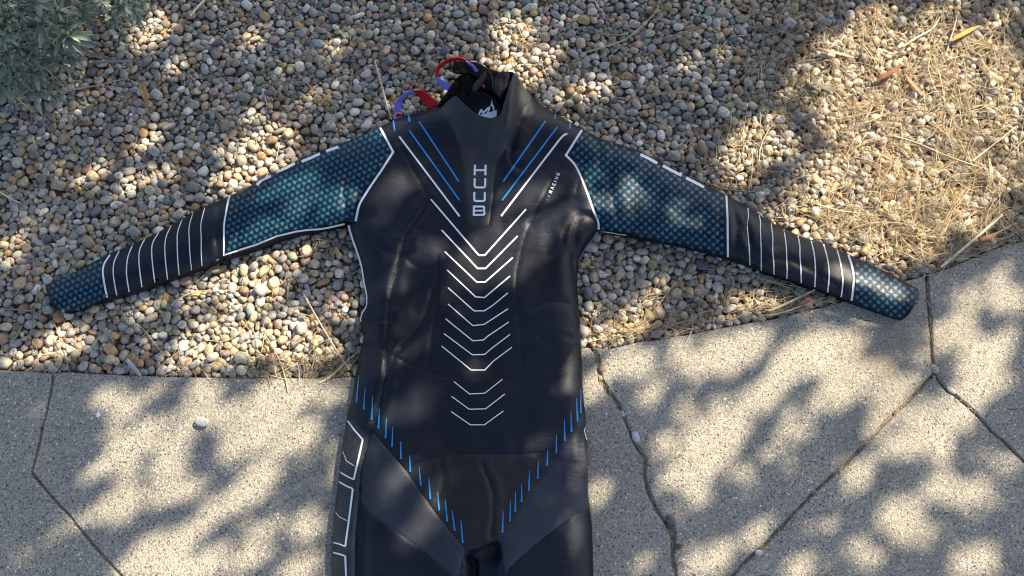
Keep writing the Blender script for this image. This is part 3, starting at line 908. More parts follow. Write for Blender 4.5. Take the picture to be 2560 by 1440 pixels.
# outlined blocks on the hip side panel
side_l = lambda y: float(np.interp(y, [q[1] for q in LEFT_BODY], [q[0] for q in LEFT_BODY])) + 2.0
print_lines("side_block", [([(side_l(1052) + 1, 1052), (885, 1074), (907, 1099)], 5.5), ([(907, 1099), (897, 1144), (884, 1199)], 6.5), ([(884, 1199), (866, 1190), (side_l(1180), 1180)], 5.0), ([(side_l(1128), 1128), (866, 1152), (886, 1165)], 2.4)], M_WHITE, SIDE)
print_lines("side_block", [([(side_l(1204), 1204), (864, 1214), (882, 1222)], 5.5), ([(882, 1222), (873, 1294), (863, 1366)], 6.5), ([(863, 1366), (848, 1360), (side_l(1356), 1356)], 5.0), ([(side_l(1280), 1280), (848, 1292), (868, 1302)], 2.4)], M_WHITE, SIDE)
print_lines("side_block", [([(side_l(1381), 1381), (848, 1385), (863, 1390)], 5.5), ([(863, 1390), (865, 1440), (862, 1560)], 6.5)], M_WHITE, SIDE)
ribs = []
for y in np.arange(1066, 1194, 5.0):
    xr = np.interp(y, [1066, 1099, 1144, 1199], [878, 903, 893, 880])
    ribs.append(([(side_l(y) + 1, y - 5), (xr, y + 3)], 1.6))
for y in np.arange(1216, 1360, 5.0):
    ribs.append(([(side_l(y) + 1, y - 4), (np.interp(y, [1222, 1366], [878, 859]), y + 2)], 1.6))
for y in np.arange(1396, 1500, 5.0):
    ribs.append(([(side_l(y) + 1, y - 3), (860, y + 1)], 1.6))
ro = print_lines("rib_lines", ribs, M_RIB, SIDE, lift=0.0007)
ro["kind"] = "stuff"


# star print on sleeves and cuffs
def stars(polys_parent, a, b, seed):
    rr = np.random.default_rng(seed)
    for poly, parent, zone in polys_parent:
        poly = np.asarray(poly, float)
        c = poly.mean(0)
        cs = []
        for i in range(-60, 61):
            for j in range(-60, 61):
                cs.append((*(c + np.array(a) * i + np.array(b) * j), (i - j) % 3, (i + 2 * j) % 2))
        cs = np.array(cs)
        ok = pip(cs[:, :2], poly) & pip(cs[:, :2], OUT)
        cs = cs[ok]
        ok = dist_segs(cs[:, :2], poly, np.roll(poly, -1, 0)) > 5.5
        cs = cs[ok]
        ok = dist_segs(cs[:, :2], EA, EB) > 4
        cs = cs[ok]
        VV, FF, V2, F2 = [], [], [], []
        ang0 = math.atan2(a[1], a[0])
        for x, y, k, s in cs:
            n0 = len(VV)
            VV.append((x, y))
            for q in range(12):
                an = ang0 + q * math.pi / 6 + 0.26
                r = 6.2 if q % 2 == 0 else 2.9
                VV.append((x + math.cos(an) * r, y + math.sin(an) * r))
            FF.extend((n0, n0 + 1 + q, n0 + 1 + (q + 1) % 12) for q in range(12))
            for q in (0, 1, 2):
                an = ang0 + q * 2 * math.pi / 3 + (0.0 if k == 0 else math.pi / 3 if k == 1 else 0.5)
                n1 = len(V2)
                ca, sa = math.cos(an), math.sin(an)
                for lx, ly in ((1.5, -2.0), (6.6, -2.0), (7.8, 0), (6.6, 2.0), (1.5, 2.0)):
                    V2.append((x + ca * lx - sa * ly, y + sa * lx + ca * ly))
                F2.append((n1, n1 + 1, n1 + 2)); F2.append((n1, n1 + 2, n1 + 3)); F2.append((n1, n1 + 3, n1 + 4))
        for nm, VVV, FFF, mat, lift in (("star_print", VV, FF, M_TEAL, 0.0010), ("dim_star_print", V2, F2, M_DIM, 0.0006)):
            W = suit_points(np.array(VVV), lift)
            F = np.array(FFF)
            if np.cross(W[F[:, 1]] - W[F[:, 0]], W[F[:, 2]] - W[F[:, 0]])[:, 2].sum() < 0:
                F = F[:, ::-1].copy()
            o = make_mesh(nm, W, F, mat, parent)
            o["kind"] = "stuff"


stars([(PANEL_POLY[1][1], SLV_L, 0), (PANEL_POLY[4][1], CUF_L, 1)], (10.4, 9.8), (13.3, -6.4), 3)
stars([(PANEL_POLY[5][1], SLV_R, 0), (PANEL_POLY[7][1], CUF_R, 1)], (10.6, 10.5), (10.6, -9.0), 4)
# dark bound hems of the cuffs
print_lines("cuff_hem", [(spline([(117, 717), (119, 726), (123, 738), (132, 756), (143, 767), (157, 774)], 3), 7)], M_TORSO, CUF_L, lift=0.0012)
print_lines("cuff_hem", [(spline([(2256, 793), (2266, 785), (2279, 766), (2288, 748), (2294, 731)], 3), 9)], M_TORSO, CUF_R, lift=0.0012)


# ------------------------------------------------------------------ collar inside, flaps and pull straps
def sheet(name, poly, zfun, mat, parent, thick=0.003, step=7.0):
    """a cut piece of sheet with real thickness, lying at the height zfun gives"""
    poly = spline(np.vstack([poly, poly[:1]]), 3)[:-1]
    fine = resample(np.vstack([poly, poly[:1]]), 4.0)[:-1]
    x0, y0 = fine.min(0); x1, y1 = fine.max(0)
    gx, gy = np.meshgrid(np.arange(x0, x1, step), np.arange(y0, y1, step))
    gpt = np.stack([gx.ravel(), gy.ravel()], 1)
    gpt = gpt[pip(gpt, fine)]
    if len(gpt):
        gpt = gpt[dist_segs(gpt, fine, np.roll(fine, -1, 0)) > 2.5]
    pts = np.vstack([fine, gpt])
    n = len(fine)
    vs, _, fs, *_ = delaunay_2d_cdt([Vector((float(q[0]), float(-q[1]))) for q in pts], [(i, (i + 1) % n) for i in range(n)], [], 1, 0.001)
    V = np.array([(q[0], -q[1]) for q in vs]); F = np.array([list(f) for f in fs])
    W = PP(V, zfun(V))
    a, b, c = W[F[:, 0]], W[F[:, 1]], W[F[:, 2]]
    fl = np.cross(b - a, c - a)[:, 2] < 0
    F[fl] = F[fl][:, ::-1]
    cnt = {}
    for f in F:
        for i in range(3):
            e = (int(f[i]), int(f[(i + 1) % 3])); cnt.setdefault((min(e), max(e)), []).append(e)
    verts = [tuple(q) for q in W]; faces = [tuple(int(q) for q in f) for f in F]
    m = len(verts)
    verts += [(q[0], q[1], q[2] - thick) for q in W]
    faces += [tuple(int(q) + m for q in f[::-1]) for f in F]
    for l in cnt.values():
        if len(l) == 1:
            e = l[0]
            faces.append((e[1], e[0], e[0] + m, e[1] + m))
    o = make_mesh(name, verts, faces, mat, parent, smooth=True)
    return o


wob = lambda V, s, k: (vnoise(V[:, 0] / s, V[:, 1] / s, k) - 0.5)
sheet("cuff_lining", [(126, 714), (115, 717), (116, 728), (120, 740), (129, 758), (141, 770), (156, 779), (174, 783), (200, 773), (210, 750), (180, 720), (150, 707)], lambda V: 0.007 + 0.002 * wob(V, 14, 3), M_LINING, SUIT, 0.004, 5.0)
sheet("cuff_lining", [(2236, 790), (2250, 797), (2261, 795), (2271, 786), (2283, 768), (2291, 752), (2297, 736), (2294, 726), (2280, 717), (2250, 706), (2225, 750)], lambda V: 0.007 + 0.002 * wob(V, 14, 3), M_LINING, SUIT, 0.004, 5.0)
LIN = sheet("collar_lining", [(1134, 243), (1132, 212), (1148, 190), (1175, 180), (1205, 172), (1232, 177), (1258, 180), (1286, 181), (1282, 200), (1276, 225), (1268, 250), (1262, 280), (1245, 304), (1215, 306), (1185, 296), (1160, 272)],
            lambda V: 0.010 + 0.008 * wob(V, 22, 3) + 0.012 * smooth01(1250, 1285, V[:, 0]), M_LINING, SUIT, 0.006)
gp = sheet("lining_patch", [(1234, 182), (1246, 180), (1262, 181), (1273, 183), (1271, 202), (1263, 224), (1254, 243), (1249, 247), (1240, 236), (1232, 227), (1231, 205)],
           lambda V: 0.020 + 0.006 * wob(V, 14, 4) + 0.008 * smooth01(1250, 1285, V[:, 0]), M_LININGGREY, SUIT, 0.003)
sheet("velcro_flap", [(1134, 152), (1150, 153), (1170, 154), (1185, 155), (1200, 160), (1216, 168), (1232, 175), (1244, 180), (1234, 190), (1231, 206), (1228, 229), (1218, 230), (1206, 214), (1194, 196), (1178, 187), (1158, 184), (1131, 178)],
      lambda V: 0.022 + 0.010 * wob(V, 30, 5), M_FUZZ, SUIT, 0.004)
sheet("collar_roll", [(1092, 266), (1098, 256), (1106, 245), (1117, 230), (1127, 214), (1134, 205), (1142, 205), (1147, 214), (1147, 228), (1144, 240), (1134, 247), (1122, 256), (1108, 267)],
      lambda V: 0.026 + 0.014 * np.exp(-(dist_line(V, [(1098, 260), (1122, 237), (1138, 212)]) / 9) ** 2) - 0.006 + 0.004 * wob(V, 6, 6), M_FUZZ, SUIT, 0.012, 4.0)
sheet("inner_fold", [(1150, 196), (1164, 188), (1178, 190), (1182, 206), (1181, 226), (1176, 246), (1168, 262), (1158, 262), (1149, 246), (1147, 225)],
      lambda V: 0.018 + 0.008 * wob(V, 16, 2), M_LINING, SUIT, 0.003)
FLAP = sheet("logo_flap", [(1182, 216), (1188, 227), (1202, 231), (1218, 235), (1235, 246), (1247, 262), (1252, 280), (1249, 294), (1236, 301), (1214, 301), (1192, 291), (1174, 274), (1163, 262), (1172, 246), (1178, 230)],
             lambda V: 0.025 + 0.010 * smooth01(265, 215, V[:, 1]) + 0.003 * wob(V, 25, 1), M_LOGOFLAP, SUIT, 0.003)


def flap_points(px, lift):
    V = np.asarray(px, float)
    z = 0.025 + 0.010 * smooth01(265, 215, V[:, 1]) + 0.003 * wob(V, 25, 1) + lift
    return PP(V, z)


def flat_mark(name, polys, mat, parent):
    VV, FF = [], []
    for poly in polys:
        q = [(1060 + x / 8.0, 130 + y / 8.0) for x, y in poly]
        k = len(VV)
        VV += q
        from mathutils.geometry import tessellate_polygon
        FF += [(k + t[0], k + t[1], k + t[2]) for t in tessellate_polygon([[Vector((x, y, 0)) for x, y in q]])]
    W = flap_points(VV, 0.0012)
    F = np.array(FF)
    fl = np.cross(W[F[:, 1]] - W[F[:, 0]], W[F[:, 2]] - W[F[:, 0]])[:, 2] < 0
    F[fl] = F[fl][:, ::-1]
    return make_mesh(name, W, F, mat, parent, smooth=False)


M_LOGO = simple_mat("logo_pale_blue", (0.62, 0.70, 0.85), 0.5, 0.4)
flat_mark("printed_emblem", [
    [(1080, 1250), (1130, 1145), (1168, 1148), (1185, 1195), (1255, 1120), (1310, 1085), (1330, 1120), (1290, 1220), (1255, 1222), (1282, 1150), (1190, 1236), (1165, 1236), (1150, 1185), (1118, 1250)],
    [(1322, 1085), (1350, 1010), (1343, 955), (1372, 1000), (1368, 1035), (1402, 1090), (1412, 1160), (1392, 1185), (1380, 1175), (1376, 1120), (1352, 1075), (1338, 1085)],
    [(1110, 1267), (1456, 1160), (1455, 1275), (1400, 1312), (1300, 1318)]], M_LOGO, FLAP)
sheet("flap_edge", [(1213, 177), (1216, 181), (1206, 200), (1196, 213), (1189, 223), (1187, 229), (1183, 225), (1181, 218), (1184, 210), (1196, 197)], lambda V: 0.040 + 0 * V[:, 0], M_LININGGREY, SUIT, 0.016, 4)
# stitching
print_st = []


def strip3(name, left, right, zl, zr, mat, parent, thick=0.0018):
    l = np.asarray(left, float); r = np.asarray(right, float)
    n = min(len(l), len(r))
    L = spline(l, 4); R = spline(r, 4)
    n = min(len(L), len(R)); L, R = L[:n], R[:n]
    t = np.linspace(0, 1, n)
    ZL = np.interp(t, np.linspace(0, 1, len(zl)), zl); ZR = np.interp(t, np.linspace(0, 1, len(zr)), zr)
    A = PP(L, ZL); B = PP(R, ZR)
    mid = (A + B) / 2
    tan = np.gradient(mid, axis=0)
    nn = np.cross(B - A, tan); nn /= np.maximum(np.linalg.norm(nn, axis=1, keepdims=True), 1e-9)
    nn *= np.sign(nn[:, 2:3] + 1e-9)
    V = np.vstack([A, B, A - nn * thick, B - nn * thick])
    F = []
    for i in range(n - 1):
        F += [(i, i + 1, n + i + 1, n + i), (2 * n + i, 3 * n + i, 3 * n + i + 1, 2 * n + i + 1), (i, 2 * n + i, 2 * n + i + 1, i + 1), (n + i, n + i + 1, 3 * n + i + 1, 3 * n + i)]
    F += [(0, n, 3 * n, 2 * n), (n - 1, 3 * n - 1, 4 * n - 1, 2 * n - 1)]
    return make_mesh(name, V, F, mat, parent, smooth=False)


LOOP = bpy.data.objects.new("pull_strap", None); COL.objects.link(LOOP); LOOP.parent = SUIT
LOOP["label"] = "lower webbing loop beside the left shoulder, half violet and half red"
strip3("violet_webbing", [(986, 281), (987.5, 265), (993, 252), (1002, 240), (1013, 231), (1027, 226), (1041, 225)], [(1004, 281), (1004, 266), (1006, 253), (1011, 244), (1019, 238), (1031, 235), (1041, 233)],
       [.012, .020, .028, .034, .036, .034, .030], [.012, .014, .016, .018, .020, .020, .020], M_PURPLE, LOOP)
strip3("red_webbing", [(1032, 226), (1052, 225), (1062, 231), (1072, 237), (1080, 245), (1094, 260)], [(1036, 231), (1042, 237), (1052, 248), (1060, 257), (1066, 264), (1073, 270)],
       [.034, .030, .026, .022, .020, .020], [.020, .016, .014, .013, .013, .014], M_RED, LOOP)
strip3("pink_webbing", [(984, 298), (985, 290), (986, 281)], [(1005, 293), (1004.5, 287), (1004, 281)], [.010, .011, .012], [.012, .012, .012], M_PINK, LOOP)
strip3("printed_letter", [(990, 292), (990.5, 288), (991, 284)], [(1003.5, 291), (1003.5, 288), (1003.5, 285)], [.0135, .0135, .0135], [.0145, .0145, .0145], M_CRIMSON, LOOP, 0.0006)
LOOP2 = bpy.data.objects.new("pull_strap", None); COL.objects.link(LOOP2); LOOP2.parent = SUIT
LOOP2["label"] = "upper webbing loop arching over the back of the collar, red with violet ends"
strip3("red_webbing", [(1090, 192), (1090, 184), (1092, 172), (1103, 157), (1121, 146), (1146, 142), (1158, 144), (1168, 151)], [(1095, 192), (1096, 184), (1100, 175), (1110, 163), (1125, 153), (1146, 149), (1157, 150), (1166, 154)],
       [.034, .037, .040, .044, .046, .046, .044, .040], [.022, .024, .028, .030, .032, .032, .032, .032], M_RED, LOOP2)
strip3("violet_webbing", [(1166, 151), (1176, 157), (1185, 166), (1194, 178)], [(1168, 156), (1174, 161), (1181, 170), (1189, 181)], [.042, .040, .038, .034], [.034, .032, .030, .028], M_PURPLE, LOOP2)
strip3("violet_webbing", [(1090, 192), (1092, 201), (1098, 210), (1107, 219), (1117, 227)], [(1096, 192), (1102, 198), (1109, 203), (1118, 207), (1129, 213)], [.030, .024, .020, .018, .018], [.026, .026, .026, .026, .026], M_PURPLE, LOOP2)
strip3("red_strap_end", [(1203, 204), (1208, 209), (1213, 218)], [(1199, 208), (1205, 215), (1211, 222)], [.030, .028, .026], [.030, .028, .026], M_RED, LOOP2)


def tube(path, rad, sides=5, mat=None):
    """vertices and faces of a tapered round bar along a 3D path"""
    p = np.asarray(path, float); n = len(p)
    r = np.broadcast_to(np.asarray(rad, float), (n,))
    t = np.gradient(p, axis=0); t /= np.maximum(np.linalg.norm(t, axis=1, keepdims=True), 1e-9)
    ref = np.array([0, 0, 1.0]) if abs(t[0][2]) < 0.9 else np.array([1.0, 0, 0])
    a = np.cross(t, ref); a /= np.maximum(np.linalg.norm(a, axis=1, keepdims=True), 1e-9)
    b = np.cross(a, t)
    V = []
    for k in range(sides):
        an = 2 * math.pi * k / sides
        V.append(p + (a * math.cos(an) + b * math.sin(an)) * r[:, None])
    V = np.stack(V, 1).reshape(-1, 3)
    F = []
    for i in range(n - 1):
        for k in range(sides):
            k2 = (k + 1) % sides
            F.append((i * sides + k, i * sides + k2, (i + 1) * sides + k2, (i + 1) * sides + k))
    return V, np.array(F)


def stitch(line, parent, z, wav=0.0):
    l = resample(line, 1.5)
    if wav:
        l = l + np.stack([np.sin(np.arange(len(l)) * 1.5) * wav, 0 * l[:, 0]], 1)
    V, F = tube(PP(l, z), 0.0004, 4)
    make_mesh("stitching", V, F, M_STITCH, parent)


stitch(spline([(1196, 157), (1212, 167), (1224, 178), (1231, 195), (1232, 212), (1229, 226)], 4), SUIT, 0.0275)
stitch([(1252, 196), (1254, 212), (1251, 228), (1249, 240)], SUIT, 0.0265, 1.2)
stitch([(1265, 198), (1266, 212), (1262, 222)], SUIT, 0.0285, 1.0)

# ------------------------------------------------------------------ gravel bed: pebbles dropped one by one until they rest
RES = 0.00125
GX0, GX1, GY0, GY1 = -1.34, 1.34, -0.27, 0.80
NX = int((GX1 - GX0) / RES); NY = int((GY1 - GY0) / RES)
gxx = GX0 + (np.arange(NX) + 0.5) * RES; gyy = GY0 + (np.arange(NY) + 0.5) * RES
FLOOR = -0.041
HM = np.full((NY, NX), FLOOR, np.float32)
IDM = np.full((NY, NX), -1, np.int32)
WX, WY = np.meshgrid(gxx, gyy)
cellpx = to_px(np.stack([WX, WY, np.full_like(WX, -0.006)], -1).reshape(-1, 3))
slabpoly = np.vstack([elw, erw[1:], er2w[1:], [(3400, 2050), (-900, 2050)]])
in_slab = pip(cellpx, PP(slabpoly, 0.0)[:, :2] @ np.eye(2) if False else slabpoly)
# the slab edge lies at height 0: work in ground coordinates
slab_w = PP(slabpoly, 0.0)[:, :2]
in_slab = pip(np.stack([WX.ravel(), WY.ravel()], 1), slab_w).reshape(NY, NX)
out_in = pip(cellpx, OUT)
deep = np.zeros(len(cellpx), bool)
cand = np.where(out_in)[0]
sub = cand[::1]
gridd = {}
deep_idx = sub[dist_segs(cellpx[sub][::1], EA[::2], np.vstack([EA[2::2], EA[-1:]]) if False else EB[::2]) > 48] if False else None
# coarse distance on every 6th cell
cs = 6
cy, cx = np.arange(0, NY, cs), np.arange(0, NX, cs)
cp = cellpx.reshape(NY, NX, 2)[cy][:, cx].reshape(-1, 2)
ci = pip(cp, OUT)
cdist = np.zeros(len(cp)); cdist[ci] = dist_segs(cp[ci], OUT, np.roll(OUT, -1, 0))
deep = np.repeat(np.repeat((cdist > 46).reshape(len(cy), len(cx)), cs, 0), cs, 1)[:NY, :NX]
cpx = cellpx.reshape(NY, NX, 2)
infr = (cpx[..., 0] > -190) & (cpx[..., 0] < 2750) & (cpx[..., 1] > -190)
blocked = in_slab | deep | ~infr
HM[blocked] = 1.0
allowed = np.argwhere(~blocked)


def ico(sub):
    import bmesh
    bm = bmesh.new()
    bmesh.ops.create_icosphere(bm, subdivisions=sub, radius=1.0)
    bm.verts.ensure_lookup_table()
    V = np.array([v.co[:] for v in bm.verts]); F = np.array([[v.index for v in f.verts] for f in bm.faces])
    bm.free()
    return V, F


ICO2 = ico(3)
ICO1 = ico(2)
ICO0 = ico(1)
NTEMP = 360
TEMPS = []
for k in range(NTEMP):
    big = RNG.random()
    a = float(np.clip(RNG.lognormal(math.log(0.0071), 0.27), 0.0042, 0.0132))
    if k >= NTEMP - 60:
        a = RNG.uniform(0.0032, 0.0048)
    b_ = a * RNG.uniform(0.58, 0.92)
    c_ = b_ * RNG.uniform(0.52, 0.82)
    yaw = RNG.uniform(0, 2 * math.pi)
    tl = abs(RNG.normal(0, 0.28)); ta = RNG.uniform(0, 2 * math.pi)
    Rm = np.array(Matrix.Rotation(tl, 3, Vector((math.cos(ta), math.sin(ta), 0))) @ Matrix.Rotation(yaw, 3, 'Z'))
    ax = np.array([a, b_, c_])
    M = Rm @ np.diag(1 / ax ** 2) @ Rm.T
    ext = int(math.ceil(a / RES)) + 1
    q = np.arange(-ext, ext + 1) * RES
    X, Y = np.meshgrid(q, q)
    Bq = M[0, 2] * X + M[1, 2] * Y
    Cq = M[0, 0] * X ** 2 + 2 * M[0, 1] * X * Y + M[1, 1] * Y ** 2 - 1
    D = Bq ** 2 - M[2, 2] * Cq
    msk = D > 0
    sq = np.sqrt(np.maximum(D, 0))
    zu = (-Bq + sq) / M[2, 2]; zl = (-Bq - sq) / M[2, 2]
    ys, xs = np.where(msk)
    y0, y1, x0, x1 = ys.min(), ys.max() + 1, xs.min(), xs.max() + 1
    mk = msk[y0:y1, x0:x1]
    zlm = np.where(mk, zl[y0:y1, x0:x1], 9.0).astype(np.float32)
    zum = np.where(mk, zu[y0:y1, x0:x1], -9.0).astype(np.float32)
    # body: rounded, a bit boxy and lopsided
    pn = RNG.uniform(1.8, 3.4)
    shp = []
    cuts = []
    if RNG.random() < 0.55:
        for _ in range(int(RNG.integers(2, 5))):
            cn = RNG.normal(size=3); cn /= np.linalg.norm(cn)
            cuts.append((cn, RNG.uniform(0.52, 0.80)))
    dirs = RNG.normal(size=(5, 3)); dirs /= np.linalg.norm(dirs, axis=1, keepdims=True)
    amp = RNG.uniform(-0.26, 0.16, 5)
    for IV in (ICO1[0], ICO2[0], ICO0[0]):
        U = IV / ((np.abs(IV) ** pn).sum(1, keepdims=True)) ** (1 / pn)
        s = 1 + sum(amp[i] * np.maximum(IV @ dirs[i], 0) ** 2 for i in range(5))
        U = U * s[:, None] * 0.96
        U = U * 1.0
        for cn, cdist_ in cuts:
            over = np.maximum(U @ cn - cdist_, 0)
            U = U - over[:, None] * cn * 0.92
        shp.append((U * ax) @ Rm.T)
    TEMPS.append((zlm, zum, x0 - ext, y0 - ext, shp, a * b_))

HMp = np.pad(HM, 20, constant_values=1.0)
IDp = np.pad(IDM, 20, constant_values=-1)
PEB = []
SINK = 0.0019


def rest(t, iy, ix):
    zlm, zum, ox, oy = t[0], t[1], t[2], t[3]
    h, w = zlm.shape
    win = HMp[iy + oy + 20:iy + oy + 20 + h, ix + ox + 20:ix + ox + 20 + w]
    return float((win - zlm).max())


NPEB = 22500
nal = len(allowed)
prand = RNG.random((NPEB, 10))
for n in range(NPEB):
    tid = int(RNG.integers(0, NTEMP - 60)) if n < NPEB * 0.93 else int(RNG.integers(NTEMP - 60, NTEMP))
    t = TEMPS[tid]
    cc = allowed[(prand[n] * nal).astype(int)]
    hh = HMp[cc[:, 0] + 20, cc[:, 1] + 20]
    iy, ix = cc[int(np.argmin(hh))]
    iy = int(iy); ix = int(ix)
    z = rest(t, iy, ix)
    step = 4
    for it in range(9):
        best = z; bp = None
        for dy, dx in ((step, 0), (-step, 0), (0, step), (0, -step), (step, step), (-step, -step), (step, -step), (-step, step)):
            yy, xx = iy + dy, ix + dx
            if 0 <= yy < NY and 0 <= xx < NX:
                zz = rest(t, yy, xx)
                if zz < best - 1e-5:
                    best = zz; bp = (yy, xx)
        if bp is None:
            if step == 4:
                step = 1
                continue
            break
        iy, ix = bp; z = best
    if z > 0.4:
        continue
    z -= SINK
    zlm, zum, ox, oy = t[0], t[1], t[2], t[3]
    h, w = zlm.shape
    sl_ = (slice(iy + oy + 20, iy + oy + 20 + h), slice(ix + ox + 20, ix + ox + 20 + w))
    top = zum + z
    m = top > HMp[sl_]
    if z + 0.004 > 0.012:
        continue
    HMp[sl_][m] = top[m]
    IDp[sl_][m] = len(PEB)
    PEB.append((tid, gxx[ix], gyy[iy], z))
HM = HMp[20:-20, 20:-20].copy(); IDM = IDp[20:-20, 20:-20].copy()
vis = ~blocked
lev = float(np.percentile(HM[vis & (HM < 0.5)], 88))
SHIFT = -0.001 - lev
print("pebbles", len(PEB), "level p10 p50 p88 p99", np.percentile(HM[vis & (HM < 0.5)], [10, 50, 88, 99]), "shift", SHIFT)
HM = np.where(HM < 0.5, HM + SHIFT, HM)
HM[deep] = 0.02
HM[in_slab] = 0.0005
HM[~infr & ~in_slab] = FLOOR + SHIFT + 0.03

PALETTE = np.array([(0.40, 0.315, 0.205), (0.47, 0.375, 0.25), (0.38, 0.35, 0.30), (0.30, 0.285, 0.255), (0.53, 0.46, 0.345), (0.60, 0.53, 0.42), (0.27, 0.185, 0.115), (0.44, 0.29, 0.205), (0.15, 0.15, 0.15), (0.45, 0.28, 0.135), (0.35, 0.305, 0.235), (0.70, 0.64, 0.54), (0.24, 0.21, 0.17), (0.42, 0.38, 0.34)])
PW = np.array([13, 11, 13, 13, 10, 8, 7, 7, 6, 4, 11, 5, 8, 9], float); PW /= PW.sum()
ids = np.arange(len(PEB))
exposed = np.bincount(IDM[(IDM >= 0)].ravel(), minlength=len(PEB))
inview = (cpx[..., 0] > 8) & (cpx[..., 0] < 2552) & (cpx[..., 1] > 8) & (~out_in.reshape(NY, NX)) & (IDM >= 0)
seen_px = np.bincount(IDM[inview].ravel(), minlength=len(PEB))
order = np.argsort(-seen_px)
single = set(int(i) for i in order[:300])
pcol = PALETTE[RNG.choice(len(PALETTE), len(PEB), p=PW)] * RNG.uniform(0.84, 1.28, (len(PEB), 1)) * RNG.normal(1, 0.03, (len(PEB), 3))
GRAVEL = make_mesh("gravel_bed", [(*q, FLOOR + SHIFT + 0.004) for q in [(-3.0, -0.5), (3.0, -0.5), (3.0, 2.5), (-3.0, 2.5)]], [(0, 1, 2, 3)], M_SOIL, smooth=False)
GRAVEL["kind"] = "structure"
VA, FA, CA, off = [], [], [], 0
for i, (tid, x, y, z) in enumerate(PEB):
    if exposed[i] == 0:
        continue
    if i in single:
        o = make_mesh("pebble", TEMPS[tid][4][1] - 0, ICO2[1], M_STONE, GRAVEL, attr=np.broadcast_to(pcol[i], (len(ICO2[0]), 3)))
        o.location = (x, y, z + SHIFT)
        continue
    hi = seen_px[i] > 26
    S = TEMPS[tid][4][0 if hi else 2]
    VA.append(S + np.array([x, y, z + SHIFT])); FA.append((ICO1 if hi else ICO0)[1] + off); off += len(S)
    CA.append(np.broadcast_to(pcol[i], (len(S), 3)))
# the bed goes on outside the picture, strewn more simply
Q_ = RNG.uniform([-2.1, -0.25, 0], [2.1, 1.35, 1], (21000, 3))
pq = to_px(np.column_stack([Q_[:, :2], np.zeros(len(Q_))]))
Q_ = Q_[~(((pq[:, 0] > -178) & (pq[:, 0] < 2738) & (pq[:, 1] > -178)) | pip(Q_[:, :2], slab_w))][:9000]
for q in Q_:
    S = TEMPS[int(RNG.integers(0, NTEMP - 60))][4][2] * 1.25
    VA.append(S + np.array([q[0], q[1], -0.014 + 0.007 * q[2]])); FA.append(ICO0[1] + off); off += len(S)
    CA.append(np.broadcast_to(PALETTE[int(RNG.integers(0, len(PALETTE)))], (len(S), 3)))
VA = np.vstack(VA); FA = np.vstack(FA); CA = np.vstack(CA)
o = make_mesh("small_pebbles", VA, FA, M_STONE, GRAVEL, attr=CA)
o["kind"] = "stuff"
print("exposed pebbles", int((exposed > 0).sum()), "tris", len(FA))


def hsample(x, y, r=1):
    ix = np.clip(((np.asarray(x) - GX0) / RES).astype(int), r, NX - 1 - r); iy = np.clip(((np.asarray(y) - GY0) / RES).astype(int), r, NY - 1 - r)
    h = HM[iy, ix]
    for dy in (-r, r):
        for dx in (-r, r):
            h = np.maximum(h, HM[iy + dy, ix + dx])
    below = (np.asarray(y) < GY0 + 0.003)
    return np.where(below, 0.0005, h)


# ------------------------------------------------------------------ pebbles on the paving and in its cracks
def loose_pebble(x, y, wpx, hpx, ang, col, label, cat="pebble", z=None, flat=0.6):
    s = 0.66e-3
    V, F = ICO2
    pn = 2.4
    U = V / ((np.abs(V) ** pn).sum(1, keepdims=True)) ** (1 / pn)
    rr = np.random.default_rng(int(x * 7 + y))
    for _ in range(4):
        dd = rr.normal(size=3); dd /= np.linalg.norm(dd)
        U = U * (1 + rr.uniform(-0.16, 0.12) * np.maximum(V @ dd, 0)[:, None] ** 2)
    a = wpx * s / 2; b_ = hpx * s / 2; c_ = min(a, b_) * flat
    U = U * np.array([a, b_, c_])
    an = math.radians(ang)
    Rz = np.array([[math.cos(an), -math.sin(an), 0], [math.sin(an), math.cos(an), 0], [0, 0, 1]])
    o = make_mesh("loose_pebble", U @ Rz.T, F, M_STONE, attr=np.broadcast_to(np.array(col), (len(U), 3)))
    zz = c_ * 0.96 if z is None else z
    w = P(x, y, zz)
    o.location = w
    tag(o, label, cat, "pebbles strayed onto the paving")
    return o


loose_pebble(505, 1055, 32, 24, -15, (0.36, 0.35, 0.33), "grey pebble lying alone in the middle of the left slab")
loose_pebble(1508, 922, 25, 22, 20, (0.20, 0.14, 0.11), "reddish brown pebble wedged at the top of the crack", z=-0.003)
loose_pebble(1502, 946, 13, 14, 0, (0.36, 0.27, 0.19), "small tan pebble below the reddish brown one in the crack", z=-0.004)
loose_pebble(1557, 1034, 17, 10, -65, (0.45, 0.45, 0.45), "slim pale grey pebble in the narrow part of the crack", z=-0.002)
loose_pebble(1589, 1092, 18, 27, 20, (0.48, 0.50, 0.52), "upright whitish pebble jammed in the crack halfway down", z=0.0)
loose_pebble(1677, 1302, 23, 33, 8, (0.11, 0.10, 0.095), "dark rounded pebble beside the lower crack", z=0.001)
loose_pebble(1697, 1365, 15, 11, 0, (0.09, 0.07, 0.06), "small dark chip at the right lip of the lower crack")
loose_pebble(2336, 922, 18, 23, 15, (0.44, 0.38, 0.25), "yellowish pebble where the three slab joints meet", z=-0.001)
loose_pebble(2378, 976, 24, 14, -35, (0.38, 0.36, 0.33), "oblong grey pebble in the joint running off to the right", z=0.001)
loose_pebble(1896, 1382, 18, 14, 5, (0.50, 0.50, 0.49), "round white pebble on the long diagonal joint")
loose_pebble(2036, 1232, 16, 14, 0, (0.30, 0.28, 0.26), "small grey pebble halfway up the long diagonal joint", z=-0.003)
loose_pebble(108, 1045, 8, 8, 0, (0.46, 0.45, 0.44), "tiny pale pebble stuck in the left joint", z=-0.002)
loose_pebble(98, 1078, 12, 26, -10, (0.20, 0.075, 0.045), "rusty red chip stuck in the left joint", z=-0.004)

